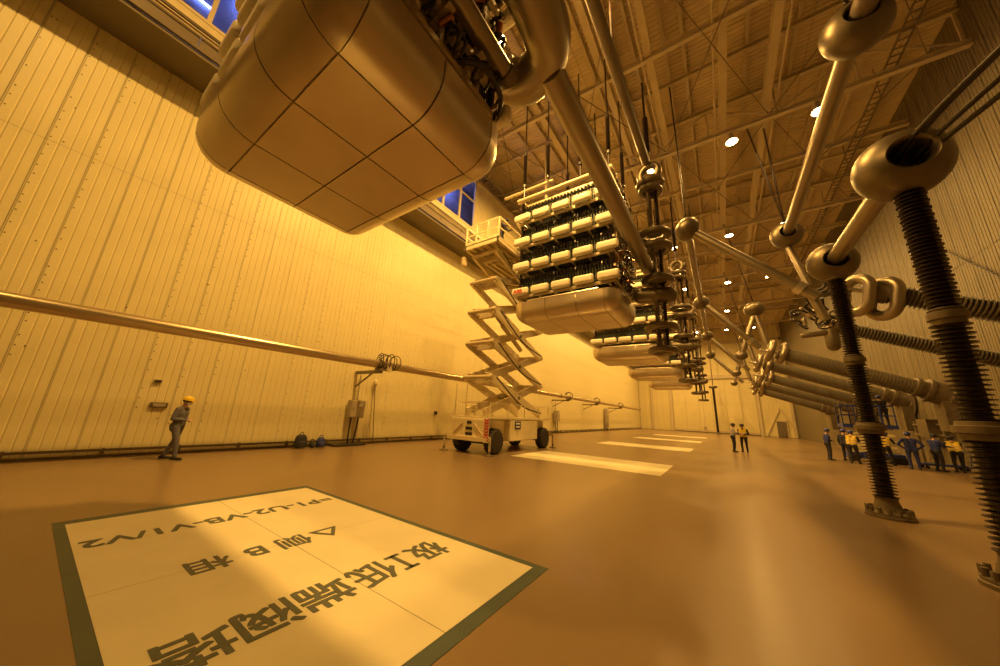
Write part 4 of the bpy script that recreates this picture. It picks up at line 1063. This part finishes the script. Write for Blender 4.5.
    if vest:
        vc = []
        for s in (-1, 1):
            vc += [(T(s*.07, 0, .99), T(s*.08, 0, 1.10), .118, .115, 'v'), (T(s*.08, 0, 1.10), T(s*.088, .01, 1.30), .116, .118, 'v'), (T(s*.088, .01, 1.30), T(s*.12, 0, 1.40), .114, .078, 'v'), (T(s*.06, 0, 1.44), T(s*.16, 0, 1.42), .058, .066, 'v')]
        vm = remesh(vc, .02, 'safety_vest'); vm.materials.append(MT[vest]); vm.polygons.foreach_set('use_smooth', np.ones(len(vm.polygons), bool))
        q = bpy.data.objects.new('safety_vest', vm); COL.objects.link(q); q.parent = t
        b = MB()
        for z in (1.08, 1.22):
            P = [T(.215*math.cos(2*math.pi*k/24)*(.92 if abs(math.cos(2*math.pi*k/24)) > .8 else 1.), .125*math.sin(2*math.pi*k/24)+.006, z) for k in range(24)]
            b.tube(P, .014, 6, True)
        child(b, 'reflective_band', 'white')
    return t
rzf = lambda dx, dy: math.atan2(-dx, dy)      # rotation that turns +y towards (dx,dy)
person('man in yellow helmet and grey coverall walking along the left wall', (-13.38, 2.75, 0), rzf(.75, 1), 'cgrey', 'cgrey', 'hely', stride=.6, arms='hold', maskm='mask', head_pitch=.25, voxel=.012, h=1.76)
person('person in grey shirt and dark trousers, left one of the standing pair', (.44, 27.3, 0), rzf(1, .15), 'cshirt', 'cdark', 'held', arms='crossed', h=1.82)
person('person in yellow vest, right one of the standing pair', (1.02, 28.0, 0), rzf(-.3, -1), 'cdark', 'cdark', 'held', vest='vest', arms='hold', h=1.8)
person('person in navy coverall at the left end of the work group', (5.05, 27.7, 0), rzf(1, .1), 'cblue', 'cdark', 'helb', arms='hold', h=1.76)
person('person in dark clothes half hidden behind a yellow vest', (5.9, 28.3, 0), rzf(.6, .6), 'cdark', 'cdark', 'helb', arms='down', h=1.78)
person('person in yellow vest with back turned, left of the second dark insulator', (5.85, 26.7, 0), rzf(.4, 1), 'cdark', 'cdark', 'helb', vest='vest', arms='reach', lean=.22, stride=.3)
person('bending person in yellow vest just right of the second dark insulator', (7.35, 27.6, 0), rzf(.7, 1), 'cdark', 'cdark', 'helb', vest='vest', arms='reach', lean=.28, stride=.4)
person('person in royal blue coverall standing with hands on hips', (7.75, 25.9, 0), rzf(.15, 1), 'cblue', 'cblue', 'helb', arms='hips', h=1.78)
person('person in dark blue work clothes next to the bending yellow vest at right', (8.65, 26.2, 0), rzf(.9, .4), 'cblue', 'cdark', 'held', arms='reach', h=1.76)
person('rightmost person in yellow vest leaning over the low trolley', (9.42, 26.7, 0), rzf(.1, 1), 'cdark', 'cdark', 'held', vest='vest', arms='reach', lean=.4, stride=.25)
person('person in dark clothes reaching up on the small blue lift', (8.1, 29.6, BPZ+.21), rzf(-.2, 1), 'cdark', 'cdark', 'helb', arms='up', lean=.15)
person('person in black clothes on the raised platform of the cream lift', (-8.75, 12.3, zt), rzf(1, .2), 'cdark', 'cdark', 'held', arms='reach', lean=.25)
